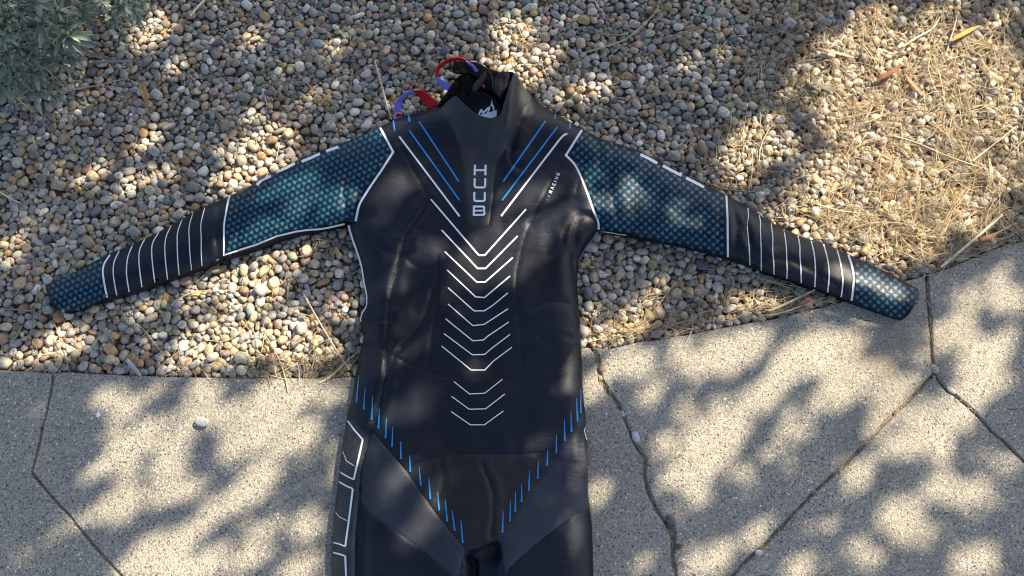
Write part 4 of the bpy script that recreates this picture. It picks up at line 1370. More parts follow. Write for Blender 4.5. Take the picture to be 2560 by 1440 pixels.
# ------------------------------------------------------------------ dry straw
STRAWC = np.array([(0.45, 0.33, 0.17), (0.58, 0.46, 0.27), (0.36, 0.255, 0.14), (0.32, 0.265, 0.19), (0.66, 0.55, 0.36), (0.40, 0.27, 0.14)])


def lay(xy, stiff=0.5, lift=0.0):
    """heights of something stiff resting on the stones along a path"""
    h = hsample(xy[:, 0], xy[:, 1], 2)
    n = len(h)
    z = h.copy()
    k = max(3, int(n * stiff) | 1)
    for _ in range(3):
        zp = np.pad(z, k // 2, mode='edge')
        z = np.convolve(zp, np.ones(k) / k, 'valid')[:n]
    z = z + np.clip((h - z).max(), 0, 0.012) * 0.55
    return z + lift


def stalk_mesh(px, rad, sides, bow=0.0, stiff=0.6, lift=0.0, step=9):
    l = resample(px, step)
    w = PP(l, 0.0)
    z = lay(w, stiff, lift)
    n = len(l)
    z = z + bow * np.sin(np.linspace(0, math.pi, n))
    w = PP(l, z)
    r = rad * np.interp(np.linspace(0, 1, n), [0, 0.15, 0.85, 1], [0.85, 1.0, 0.8, 0.45])
    return tube(w, r, sides)


STALKS = [
    ([(937, 153), (950, 200), (963, 247), (979, 299)], 0.0020, 1, "thick pale straw leaning towards the lower pull strap"),
    ([(1013, 208), (1050, 178), (1093, 142)], 0.0010, 3, "straight grey straw between the collar straps and the upper left gravel"),
    ([(731, 174), (757, 197), (780, 222), (800, 252)], 0.0009, 0, "thin bent straw ending at a brown twig left of the suit"),
    ([(1457, 133), (1540, 108), (1572, 92), (1597, 72), (1630, 40), (1646, 18), (1650, -4)], 0.0014, 1, "long golden straw curving up to the top edge right of the collar"),
    ([(1427, 72), (1450, 69), (1480, 70), (1505, 82), (1527, 97), (1565, 120), (1604, 138)], 0.0013, 3, "grey curved straw crossing under the long golden one"),
    ([(514, -4), (494, 18), (474, 41)], 0.0024, 4, "broad pale straw at the top edge right of the lavender"),
    ([(112, 233), (180, 224), (250, 212), (311, 196)], 0.0012, 1, "long straw just below the lavender leaves"),
    ([(21, 230), (50, 252), (80, 278), (108, 306)], 0.0010, 1, "slanting straw below the lavender flower"),
    ([(2257, 117), (2290, 95), (2330, 72), (2350, 42)], 0.0022, 4, "thick bleached straw pointing up and right in the sunny gravel"),
    ([(2395, 28), (2385, 70), (2374, 105), (2364, 141)], 0.0013, 4, "upright bleached straw crossing the orange dry leaf"),
    ([(2233, 340), (2290, 357), (2350, 383), (2400, 402), (2455, 420)], 0.0018, 1, "long thick straw sloping down to the right in the straw patch"),
    ([(2432, 402), (2470, 372), (2505, 345), (2540, 315)], 0.0013, 4, "straight straw rising to the right from the end of the long thick one"),
    ([(2352, 668), (2400, 628), (2450, 586), (2507, 536)], 0.0024, 4, "very thick pale straw reaching the slab edge right of the cuff"),
    ([(2450, 597), (2490, 583), (2542, 556)], 0.0019, 1, "short thick straw over the orange leaf by the right slab edge"),
    ([(1921, 778), (1960, 762), (2000, 742), (2040, 722)], 0.0022, 1, "thick straw tucked under the right forearm"),
    ([(1915, 790), (1960, 780), (2010, 762), (2062, 744)], 0.0016, 4, "lower straw along the slab edge under the right forearm"),
    ([(799, 958), (830, 938), (862, 908), (896, 878)], 0.0016, 4, "straw sticking over the slab edge next to the left hip"),
    ([(760, 737), (790, 790), (825, 850), (874, 925)], 0.0013, 4, "long straight straw beside the left waist of the suit"),
    ([(427, 764), (455, 742), (493, 729), (540, 728), (594, 724)], 0.0013, 1, "curved straw below the left forearm"),
    ([(96, 718), (88, 760), (83, 800), (78, 836)], 0.0013, 3, "grey upright straw left of the left cuff"),
    ([(-6, 772), (40, 774), (86, 778)], 0.0010, 3, "horizontal grey straw at the left edge beside the left cuff"),
    ([(1767, 457), (1800, 470), (1840, 476), (1890, 480)], 0.0017, 5, "brown twig lying along the top of the right sleeve"),
    ([(1790, 402), (1822, 428), (1851, 455), (1852, 466)], 0.0014, 3, "bent grey straw above the right elbow"),
    ([(1640, 772), (1665, 737), (1694, 699)], 0.0009, 1, "thin slanted straw under the right sleeve"),
    ([(250, 842), (225, 870), (200, 871)], 0.0009, 1, "short straw in the sunny gravel below the left cuff"),
    ([(353, 816), (380, 850), (412, 889)], 0.0012, 0, "tan straw pointing down to the slab left of centre"),
    ([(2040, 510), (2100, 527), (2160, 533)], 0.0012, 4, "bleached straw in the straw patch above the right forearm"),
    ([(2210, 262), (2200, 290), (2162, 308)], 0.0010, 4, "crooked straw between the sunlit pebbles right of the dark curled leaf"),
    ([(2160, 300), (2190, 255)], 0.0011, 4, "short bleached straw above the long thick one"),
    ([(1975, 92), (2002, 70), (2012, 52)], 0.0010, 3, "grey straw in the shaded gravel at the upper right"),
    ([(200, 712), (230, 744), (232, 790)], 0.0009, 0, "short tan straw under the left cuff"),
    ([(170, 335), (190, 380), (215, 415)], 0.0010, 3, "grey straw in the shaded gravel left of the sleeve"),
    ([(300, 330), (330, 355), (352, 378)], 0.0009, 3, "thin grey straw in the shaded gravel below the orange leaf"),
    ([(0, 480), (25, 496), (52, 508)], 0.0015, 4, "pale straw at the left edge above the forearm"),
    ([(2330, 440), (2350, 430), (2410, 385)], 0.0013, 2, "brownish straw beside the long thick one in the straw patch"),
]
rs = np.random.default_rng(21)
for px, rad, ci_, lab in STALKS:
    l = spline(px, 5)
    V, F = stalk_mesh(l, rad, 6, bow=0.001, stiff=0.55, lift=rad * 0.7)
    c = STRAWC[ci_] * rs.uniform(0.9, 1.1)
    o = make_mesh("straw_stalk", V, F, M_STRAW, attr=np.broadcast_to(c, (len(V), 3)))
    tag(o, lab, "straw", "dry straws on the gravel")


def straw_density(x, y):
    g_ = lambda cx, cy, sx, sy: math.exp(-((x - cx) / sx) ** 2 - ((y - cy) / sy) ** 2)
    e = np.interp(x, [q[0] for q in EDGE_R + EDGE_R2[1:]], [q[1] for q in EDGE_R + EDGE_R2[1:]])
    d = 0.045 + 0.3 * g_(2290, 330, 260, 220) + 0.6 * g_(2200, 540, 190, 70) + 0.6 * g_(2360, 560, 150, 100) + 0.30 * g_(2260, 400, 200, 90) + 0.26 * g_(2330, 240, 190, 110) + 0.25 * g_(2060, 330, 120, 110) + 0.5 * g_(2330, 70, 230, 80) + 0.35 * g_(1990, 120, 90, 120) + 0.35 * g_(2490, 230, 110, 150) + 0.2 * g_(2150, 200, 200, 160)
    d += 0.35 * g_(1830, 390, 90, 60) + 0.25 * g_(1300, 150, 50, 60) + 0.5 * g_(2500, 450, 90, 120)
    if x > 1440:
        d += (0.45 + 0.4 * smooth01(1850, 2100, x)) * math.exp(-((e - 22 - y) / 24) ** 2) + 0.25 * math.exp(-((e - 70 - y) / 60) ** 2)
    else:
        el = np.interp(x, [q[0] for q in EDGE_L], [q[1] for q in EDGE_L])
        d += (0.12 + 0.75 * smooth01(500, 860, x)) * math.exp(-((el - 22 - y) / 24) ** 2)
        d += 0.25 * g_(830, 880, 60, 50)
    d *= 0.45 + 1.1 * float(vnoise(x / 55, y / 55, 6))
    return min(d, 1.0)


VS, FS, CS, off = [], [], [], 0
cnt = 0
tries = 0
while cnt < 4300 and tries < 80000:
    tries += 1
    x, y = rs.uniform(-60, 2620), rs.uniform(-60, 945)
    if rs.random() > straw_density(x, y):
        continue
    L = float(np.clip(rs.lognormal(math.log(54), 0.5), 16, 170))
    an = rs.uniform(0, math.pi * 2)
    e = np.interp(x, [q[0] for q in EDGE_R + EDGE_R2[1:]], [q[1] for q in EDGE_R + EDGE_R2[1:]])
    if x > 1440 and e - y < 45 and rs.random() < 0.75:
        an = -0.25 + rs.normal(0, 0.3)
    cv = rs.normal(0, 0.5)
    t = np.linspace(-0.5, 0.5, 6)
    px = np.stack([x + L * (t * math.cos(an) - cv * (t * t - 0.1) * math.sin(an)), y + L * (t * math.sin(an) + cv * (t * t - 0.1) * math.cos(an))], 1)
    w0 = PP(px, 0.0)
    if pip(px, OUT).any():
        continue
    slabhit = pip(w0[:, :2], slab_w).mean()
    if slabhit > 0.4:
        continue
    z = lay(w0, 0.5, 0.0004)
    z = z + np.linspace(0, 1, 6) * rs.uniform(-0.002, 0.004) + 0.002 * np.sin(np.linspace(0, math.pi, 6)) * rs.random()
    r = rs.uniform(0.0003, 0.00075) * (1.3 if rs.random() < 0.12 else 1.0)
    V, F = tube(PP(px, z), np.array([0.8, 1, 1, 0.9, 0.8, 0.5]) * r, 3)
    VS.append(V); FS.append(F + off); off += len(V)
    CS.append(np.broadcast_to(STRAWC[rs.integers(0, 6)] * rs.uniform(0.75, 1.15), (len(V), 3)))
    cnt += 1
# chaff and straw caught in the crack and joints
for line, wd, num in ((CRACK[:-2], 6, 90), (JV, 3, 22), (JD[:-2], 3, 60), (JR[:-2], 3, 26), (JL, 3, 14), (JL2[:-1], 3, 30)):
    l = resample(line, 4)
    for _ in range(num):
        k = rs.integers(1, len(l) - 2)
        tg = l[k + 1] - l[k - 1]
        an = math.atan2(tg[1], tg[0]) + rs.normal(0, 0.4)
        L = rs.uniform(6, 24)
        t = np.linspace(-0.5, 0.5, 4)
        c = l[k] + rs.normal(0, wd * 0.35, 2)
        px = np.stack([c[0] + L * t * math.cos(an), c[1] + L * t * math.sin(an) + rs.normal(0, 1.2, 4)], 1)
        z = rs.uniform(-0.0040, 0.0005) + np.zeros(4)
        V, F = tube(PP(px, z), rs.uniform(0.0003, 0.0007), 3)
        VS.append(V); FS.append(F + off); off += len(V)
        CS.append(np.broadcast_to(STRAWC[rs.integers(0, 6)] * rs.uniform(0.5, 0.95), (len(V), 3)))
o = make_mesh("dry_straw", np.vstack(VS), np.vstack(FS), M_STRAW, attr=np.vstack(CS))
o["kind"] = "stuff"


# ------------------------------------------------------------------ dry leaves and sticks
def dry_leaf(px, width, col, label, lift=0.004, fold=0.35, tip=0.1, cat="leaf", name="dry_leaf", twist=0.4):
    l = resample(spline(px, 6), 6)
    n = len(l)
    t = np.linspace(0, 1, n)
    w = PP(l, 0.0)
    z = lay(w, 0.9, lift + 0.0025) + 0.004 * np.sin(math.pi * t * 1.6) * twist
    p = PP(l, z)
    tan = np.gradient(p, axis=0); tan /= np.linalg.norm(tan, axis=1, keepdims=True)
    sd = np.cross(tan, np.array([0, 0, 1.0])); sd /= np.linalg.norm(sd, axis=1, keepdims=True)
    roll = twist * np.sin(t * 2.6 + 0.4)
    up = np.cross(sd, tan)
    sd2 = sd * np.cos(roll)[:, None] + up * np.sin(roll)[:, None]
    up2 = np.cross(sd2, tan)
    half = width * 0.66e-3 / 2 * np.power(np.sin(math.pi * np.clip(0.04 + 0.93 * t, 0, 1) ** 0.85), 0.8)
    rows = []
    for s in (-1, -0.5, 0, 0.5, 1):
        rows.append(p + sd2 * (s * half)[:, None] + up2 * (abs(s) ** 1.6 * fold * half)[:, None])
    top = np.stack(rows, 1)
    bot = top - up2[:, None, :] * 0.0004
    V = np.concatenate([top.reshape(-1, 3), bot.reshape(-1, 3)])
    m = n * 5
    F = []
    for i in range(n - 1):
        for k in range(4):
            a = i * 5 + k
            F.append((a, a + 1, a + 6, a + 5)); F.append((m + a, m + a + 5, m + a + 6, m + a + 1))
        F.append((i * 5, (i + 1) * 5, m + (i + 1) * 5, m + i * 5)); F.append((i * 5 + 4, m + i * 5 + 4, m + (i + 1) * 5 + 4, (i + 1) * 5 + 4))
    cc = np.array(col)[None] * np.where(np.tile(np.arange(5), 2 * n) == 2, 0.72, 1.0)[:, None]
    o = make_mesh(name, V, F, M_DRYLEAF, attr=cc)
    tag(o, label, cat, "dry leaves on the gravel")
    return o


dry_leaf([(2378, 102), (2400, 90), (2425, 76), (2447, 65)], 17, (0.52, 0.25, 0.06), "bright orange dry leaf in the upper right gravel", 0.006)
dry_leaf([(2193, 203), (2212, 190), (2233, 180), (2254, 159)], 17, (0.20, 0.07, 0.025), "reddish brown folded leaf among the sunlit pebbles", 0.006)
dry_leaf([(2264, 186), (2275, 205), (2290, 222), (2312, 238)], 13, (0.40, 0.16, 0.06), "narrow curled rust leaf right of the reddish brown one", 0.005)
dry_leaf([(2336, 216), (2350, 215), (2368, 221)], 9, (0.46, 0.22, 0.08), "small orange scrap of leaf in the straw", 0.004)
dry_leaf([(2027, 185), (2040, 208), (2062, 222), (2094, 225)], 20, (0.11, 0.085, 0.065), "dark curled leaf at the border of sun and shade", 0.006)
dry_leaf([(2049, 122), (2075, 130), (2105, 137), (2135, 144)], 15, (0.36, 0.24, 0.17), "pinkish tan leaf in the upper right gravel", 0.005)
dry_leaf([(2096, -6), (2102, 8), (2113, 28)], 15, (0.30, 0.17, 0.07), "brown leaf at the top edge of the gravel", 0.004)
dry_leaf([(1668, 102), (1690, 88), (1720, 80), (1745, 71), (1772, 69)], 11, (0.26, 0.155, 0.085), "long narrow brown leaf above the right sleeve near the top", 0.005)
dry_leaf([(1628, 237), (1660, 234), (1700, 232), (1730, 234), (1756, 240)], 13, (0.29, 0.21, 0.14), "long tan leaf lying level above the right sleeve", 0.005)
dry_leaf([(352, 207), (357, 225), (363, 243), (368, 264)], 19, (0.40, 0.22, 0.08), "orange brown leaf pointing down right of the lavender", 0.005)
dry_leaf([(203, 124), (228, 136), (255, 144), (279, 148)], 16, (0.20, 0.15, 0.125), "dull brown leaf emerging from under the lavender", 0.006)
dry_leaf([(2450, 600), (2470, 596), (2492, 588)], 15, (0.40, 0.18, 0.07), "orange brown leaf beside the right slab edge", 0.005)
dry_leaf([(1998, 765), (2020, 752), (2045, 742)], 15, (0.33, 0.13, 0.12), "pinkish red shred under the right forearm", 0.006)
dry_leaf([(1985, 300), (2020, 292), (2055, 268)], 12, (0.22, 0.18, 0.14), "faded grey brown leaf left of the sunlit pebbles", 0.005)
dry_leaf([(1925, 414), (1960, 412), (2000, 416)], 13, (0.34, 0.27, 0.19), "pale split leaf above the right elbow", 0.005)
dry_leaf([(1868, 190), (1880, 202), (1893, 208)], 9, (0.20, 0.13, 0.10), "short brown leaf scrap in the shaded gravel above the right sleeve", 0.004)
dry_leaf([(1645, 40), (1660, 55), (1668, 62)], 9, (0.18, 0.13, 0.10), "small dark leaf near the long golden straw", 0.004)
dry_leaf([(2475, 470), (2478, 430), (2472, 395)], 8, (0.50, 0.40, 0.22), "narrow straw-coloured blade by the right side of the straw patch", 0.005)


def stick(px, rad, col, label):
    l = spline(px, 5)
    V, F = stalk_mesh(l, rad, 7, 0.0005, 0.8, rad)
    n = len(V)
    V = np.vstack([V, V[:7].mean(0), V[-7:].mean(0)])
    F = [tuple(f) for f in F] + [(n, k, (k + 1) % 7) for k in range(7)] + [(n + 1, n - 7 + (k + 1) % 7, n - 7 + k) for k in range(7)]
    o = make_mesh("dry_stick", V, F, M_STRAW, attr=np.broadcast_to(np.array(col), (len(V), 3)))
    tag(o, label, "stick", "dry sticks on the gravel")


stick([(224, 155), (270, 154), (320, 153), (341, 152)], 0.0030, (0.27, 0.24, 0.22), "grey split stick lying level right of the lavender")
stick([(797, 264), (812, 250), (829, 226)], 0.0034, (0.38, 0.23, 0.10), "short golden brown stick left of the pull straps")
stick([(317, 899), (334, 918), (352, 940)], 0.0034, (0.42, 0.40, 0.38), "flat silvery stick touching the left slab edge")

# white paper star on the left slab
VV = []
for k in range(12):
    an = k * math.pi / 6 + 0.3
    r = (8.5 if k % 2 == 0 else 5.0)
    VV.append((245 + r * math.cos(an), 1037 + r * math.sin(an)))
W1 = PP(VV, 0.0016); W0 = PP(VV, 0.0008)
V = np.vstack([W1, W0])
F = [tuple(range(12))[::-1]] + [(k, (k + 1) % 12, 12 + (k + 1) % 12, 12 + k) for k in range(12)]
o = make_mesh("paper_star", V, F, simple_mat("paper_white", (0.75, 0.77, 0.85), 0.7), smooth=False)
tag(o, "tiny white star shaped paper bit dropped on the left slab", "flower")

# ------------------------------------------------------------------ lavender in the corner
BUSH = thing("lavender_bush", "grey green lavender bush spilling over the gravel in the corner", "shrub")
rl = np.random.default_rng(5)


def leaf_geo(length, width, curl, seed):
    n = 6
    t = np.linspace(0, 1, n)
    half = width / 2 * np.sin(math.pi * np.clip(0.10 + 0.84 * t, 0, 1)) ** 0.7
    x = length * t * (1 - 0.12 * curl * t); z = curl * length * 0.25 * t ** 2
    V = []
    for i in range(n):
        V += [(x[i], -half[i], z[i] + half[i] * 0.35), (x[i], 0, z[i] - 0.0002), (x[i], half[i], z[i] + half[i] * 0.35)]
    F = []
    for i in range(n - 1):
        a = i * 3
        F += [(a, a + 3, a + 4, a + 1), (a + 1, a + 4, a + 5, a + 2)]
    return np.array(V), np.array(F)


LEAFG = [leaf_geo(1.0, w, c, 0) for w, c in ((0.185, 0.5), (0.16, 0.8), (0.20, 0.2), (0.17, -0.3))]
LEAFM = []
for k, (V, F) in enumerate(LEAFG):
    me = bpy.data.meshes.new("leaf")
    me.from_pydata([tuple(q) for q in V], [], [tuple(int(i) for i in f) for f in F])
    me.polygons.foreach_set("use_smooth", np.ones(len(me.polygons), bool))
    me.materials.append(M_LAV)
    LEAFM.append(me)


def leaf_matrix(base, direction, length, roll):
    d = Vector(direction).normalized()
    side = d.cross(Vector((0, 0, 1)))
    if side.length < 1e-3:
        side = Vector((1, 0, 0))
    side.normalize()
    up = side.cross(d)
    s2 = side * math.cos(roll) + up * math.sin(roll)
    u2 = s2.cross(d) * -1
    u2 = d.cross(s2) * -1
    M4 = Matrix((( d.x * length, -s2.x * length, u2.x * length, base[0]), (d.y * length, -s2.y * length, u2.y * length, base[1]), (d.z * length, -s2.z * length, u2.z * length, base[2]), (0, 0, 0, 1)))
    return M4


SPRIGS = [  # photo position of the tip, height, length of its leaves in m, own leaves or not
    (22, 45, .15, .034, 0), (50, 22, .15, .032, 1), (112, 60, .14, .042, 1), (172, 90, .12, .046, 1), (95, 105, .12, .026, 1), (40, 125, .12, .036, 1), (165, 148, .085, .036, 1), (88, 180, .085, .038, 1), (35, 190, .09, .038, 1), (85, 228, .055, .036, 1),
    (8, 215, .08, .034, 0), (205, 22, .12, .030, 1), (215, 50, .10, .022, 1), (150, 28, .14, .030, 0), (300, 20, .10, .026, 1), (335, 22, .08, .026, 0), (285, 48, .075, .024, 1), (255, 8, .10, .026, 0), (135, 245, .03, .020, 1), (72, 150, .10, .030, 0), (130, 205, .05, .026, 1),
    (60, 75, .13, .032, 0), (5, 90, .15, .034, 0), (130, 120, .09, .032, 0), (90, 10, .16, .034, 0), (15, 5, .17, .034, 0), (-30, 60, .17, .034, 0), (-40, 150, .13, .034, 0), (-30, 215, .10, .034, 0), (170, 60, .12, .03, 0), (180, -20, .14, .03, 0), (60, -40, .17, .034, 0), (320, -20, .12, .028, 0),
    (240, -20, .13, .028, 0), (20, 160, .10, .034, 0), (110, 150, .08, .03, 0), (150, 100, .10, .03, 0), (345, 45, .05, .022, 0), (60, 205, .05, .03, 0), (355, 8, .06, .022, 0),
]
mass_v, mass_f, moff = [], [], 0
root = P(-80, -40, -0.02)
root2 = P(300, -120, -0.02)
for (px, py, zt, ll, own) in SPRIGS:
    tip = P(px, py, zt)
    rt = root2 if px > 240 else root
    basep = rt + (tip - rt) * np.array([0.45, 0.45, 0.0]) + np.array([rl.normal(0, .02), rl.normal(0, .02), 0])
    basep[2] = -0.01
    mid = basep * 0.45 + tip * 0.55 + np.array([0, 0, 0.25 * zt])
    path = spline([basep, mid, tip], 5)
    V, F = tube(path, np.linspace(0.0022, 0.0012, len(path)), 5)
    sp = make_mesh("sprig", V, F, M_STEM, BUSH)
    ax = path[-1] - path[-3]; ax /= np.linalg.norm(ax)
    outw = tip - rt; outw[2] = 0; outw /= max(np.linalg.norm(outw), 1e-6)
    ax = ax * 0.5 + np.array([0, 0, 0.30]) + outw * 0.45; ax /= np.linalg.norm(ax)
    e1 = np.cross(ax, [0, 0, 1.0]) if abs(ax[2]) < .95 else np.cross(ax, [1.0, 0, 0]); e1 /= np.linalg.norm(e1); e2 = np.cross(ax, e1)
    nl = 19 if own else 18
    for k in range(nl):
        f = k / (nl - 1)
        an = k * 2.39996 + rl.normal(0, 0.25)
        spread = 0.16 + 0.85 * (1 - f) ** 1.2 + rl.normal(0, 0.09)
        d = ax * math.cos(spread) + (e1 * math.cos(an) + e2 * math.sin(an)) * math.sin(spread)
        b = tip - ax * ll * 0.55 * (1 - f) * 1.0
        L = 1.15 * ll * (0.62 + 0.5 * (1 - abs(f - 0.35))) * rl.uniform(0.85, 1.12)
        Mx = leaf_matrix(b, d, L, rl.normal(0, 0.35))
        gi = int(rl.integers(0, 4))
        if own:
            lo = bpy.data.objects.new("leaf", LEAFM[gi])
            COL.objects.link(lo)
            lo.parent = sp
            lo.matrix_local = Mx
        else:
            Vl = np.array([(Mx @ Vector(q))[:] for q in LEAFG[gi][0]])
            mass_v.append(Vl); mass_f.append(LEAFG[gi][1] + moff); moff += len(Vl)
mo = make_mesh("young_foliage", np.vstack(mass_v), np.vstack(mass_f), M_LAV, BUSH)
mo["kind"] = "stuff"
# inner leaves, the shade deep inside put into their darker colour
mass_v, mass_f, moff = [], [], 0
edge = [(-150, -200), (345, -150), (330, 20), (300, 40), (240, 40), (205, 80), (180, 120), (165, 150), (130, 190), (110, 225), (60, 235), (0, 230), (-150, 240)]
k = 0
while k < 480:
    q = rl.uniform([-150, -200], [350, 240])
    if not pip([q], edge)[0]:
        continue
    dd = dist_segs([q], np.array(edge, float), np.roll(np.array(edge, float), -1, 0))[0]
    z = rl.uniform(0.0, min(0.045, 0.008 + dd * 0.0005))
    b = P(q[0], q[1], z)
    d = np.array([rl.normal(), rl.normal(), abs(rl.normal()) * 0.6 + 0.1]); d /= np.linalg.norm(d)
    Mx = leaf_matrix(b, d, rl.uniform(0.018, 0.036), rl.normal(0, 0.6))
    gi = int(rl.integers(0, 4))
    mass_v.append(np.array([(Mx @ Vector(v_))[:] for v_ in LEAFG[gi][0]])); mass_f.append(LEAFG[gi][1] + moff); moff += len(LEAFG[gi][0])
    k += 1
mo = make_mesh("shade_tone_foliage", np.vstack(mass_v), np.vstack(mass_f), M_LAVDARK, BUSH)
mo["kind"] = "stuff"
# fallen flower spike
VV, FF, off = [], [], 0
for k in range(26):
    c = P(26 + rl.normal(0, 11), 275 + rl.normal(0, 7), 0.0) ; c[2] = hsample(c[0], c[1], 2) + rl.uniform(0.001, 0.006)
    V = ICO1[0][:42] if False else ico(1)[0] * np.array([0.0022, 0.0015, 0.0013]) * rl.uniform(0.7, 1.2)
    F = ico(1)[1]
    an = rl.uniform(0, 6.28)
    Rz = np.array([[math.cos(an), -math.sin(an), 0], [math.sin(an), math.cos(an), 0], [0, 0, 1]])
    VV.append(V @ Rz.T + c); FF.append(F + off); off += len(V)
o = make_mesh("lavender_flower", np.vstack(VV), np.vstack(FF), M_FLOWER)
tag(o, "faded violet lavender flower head lying on the gravel below the bush", "flower")

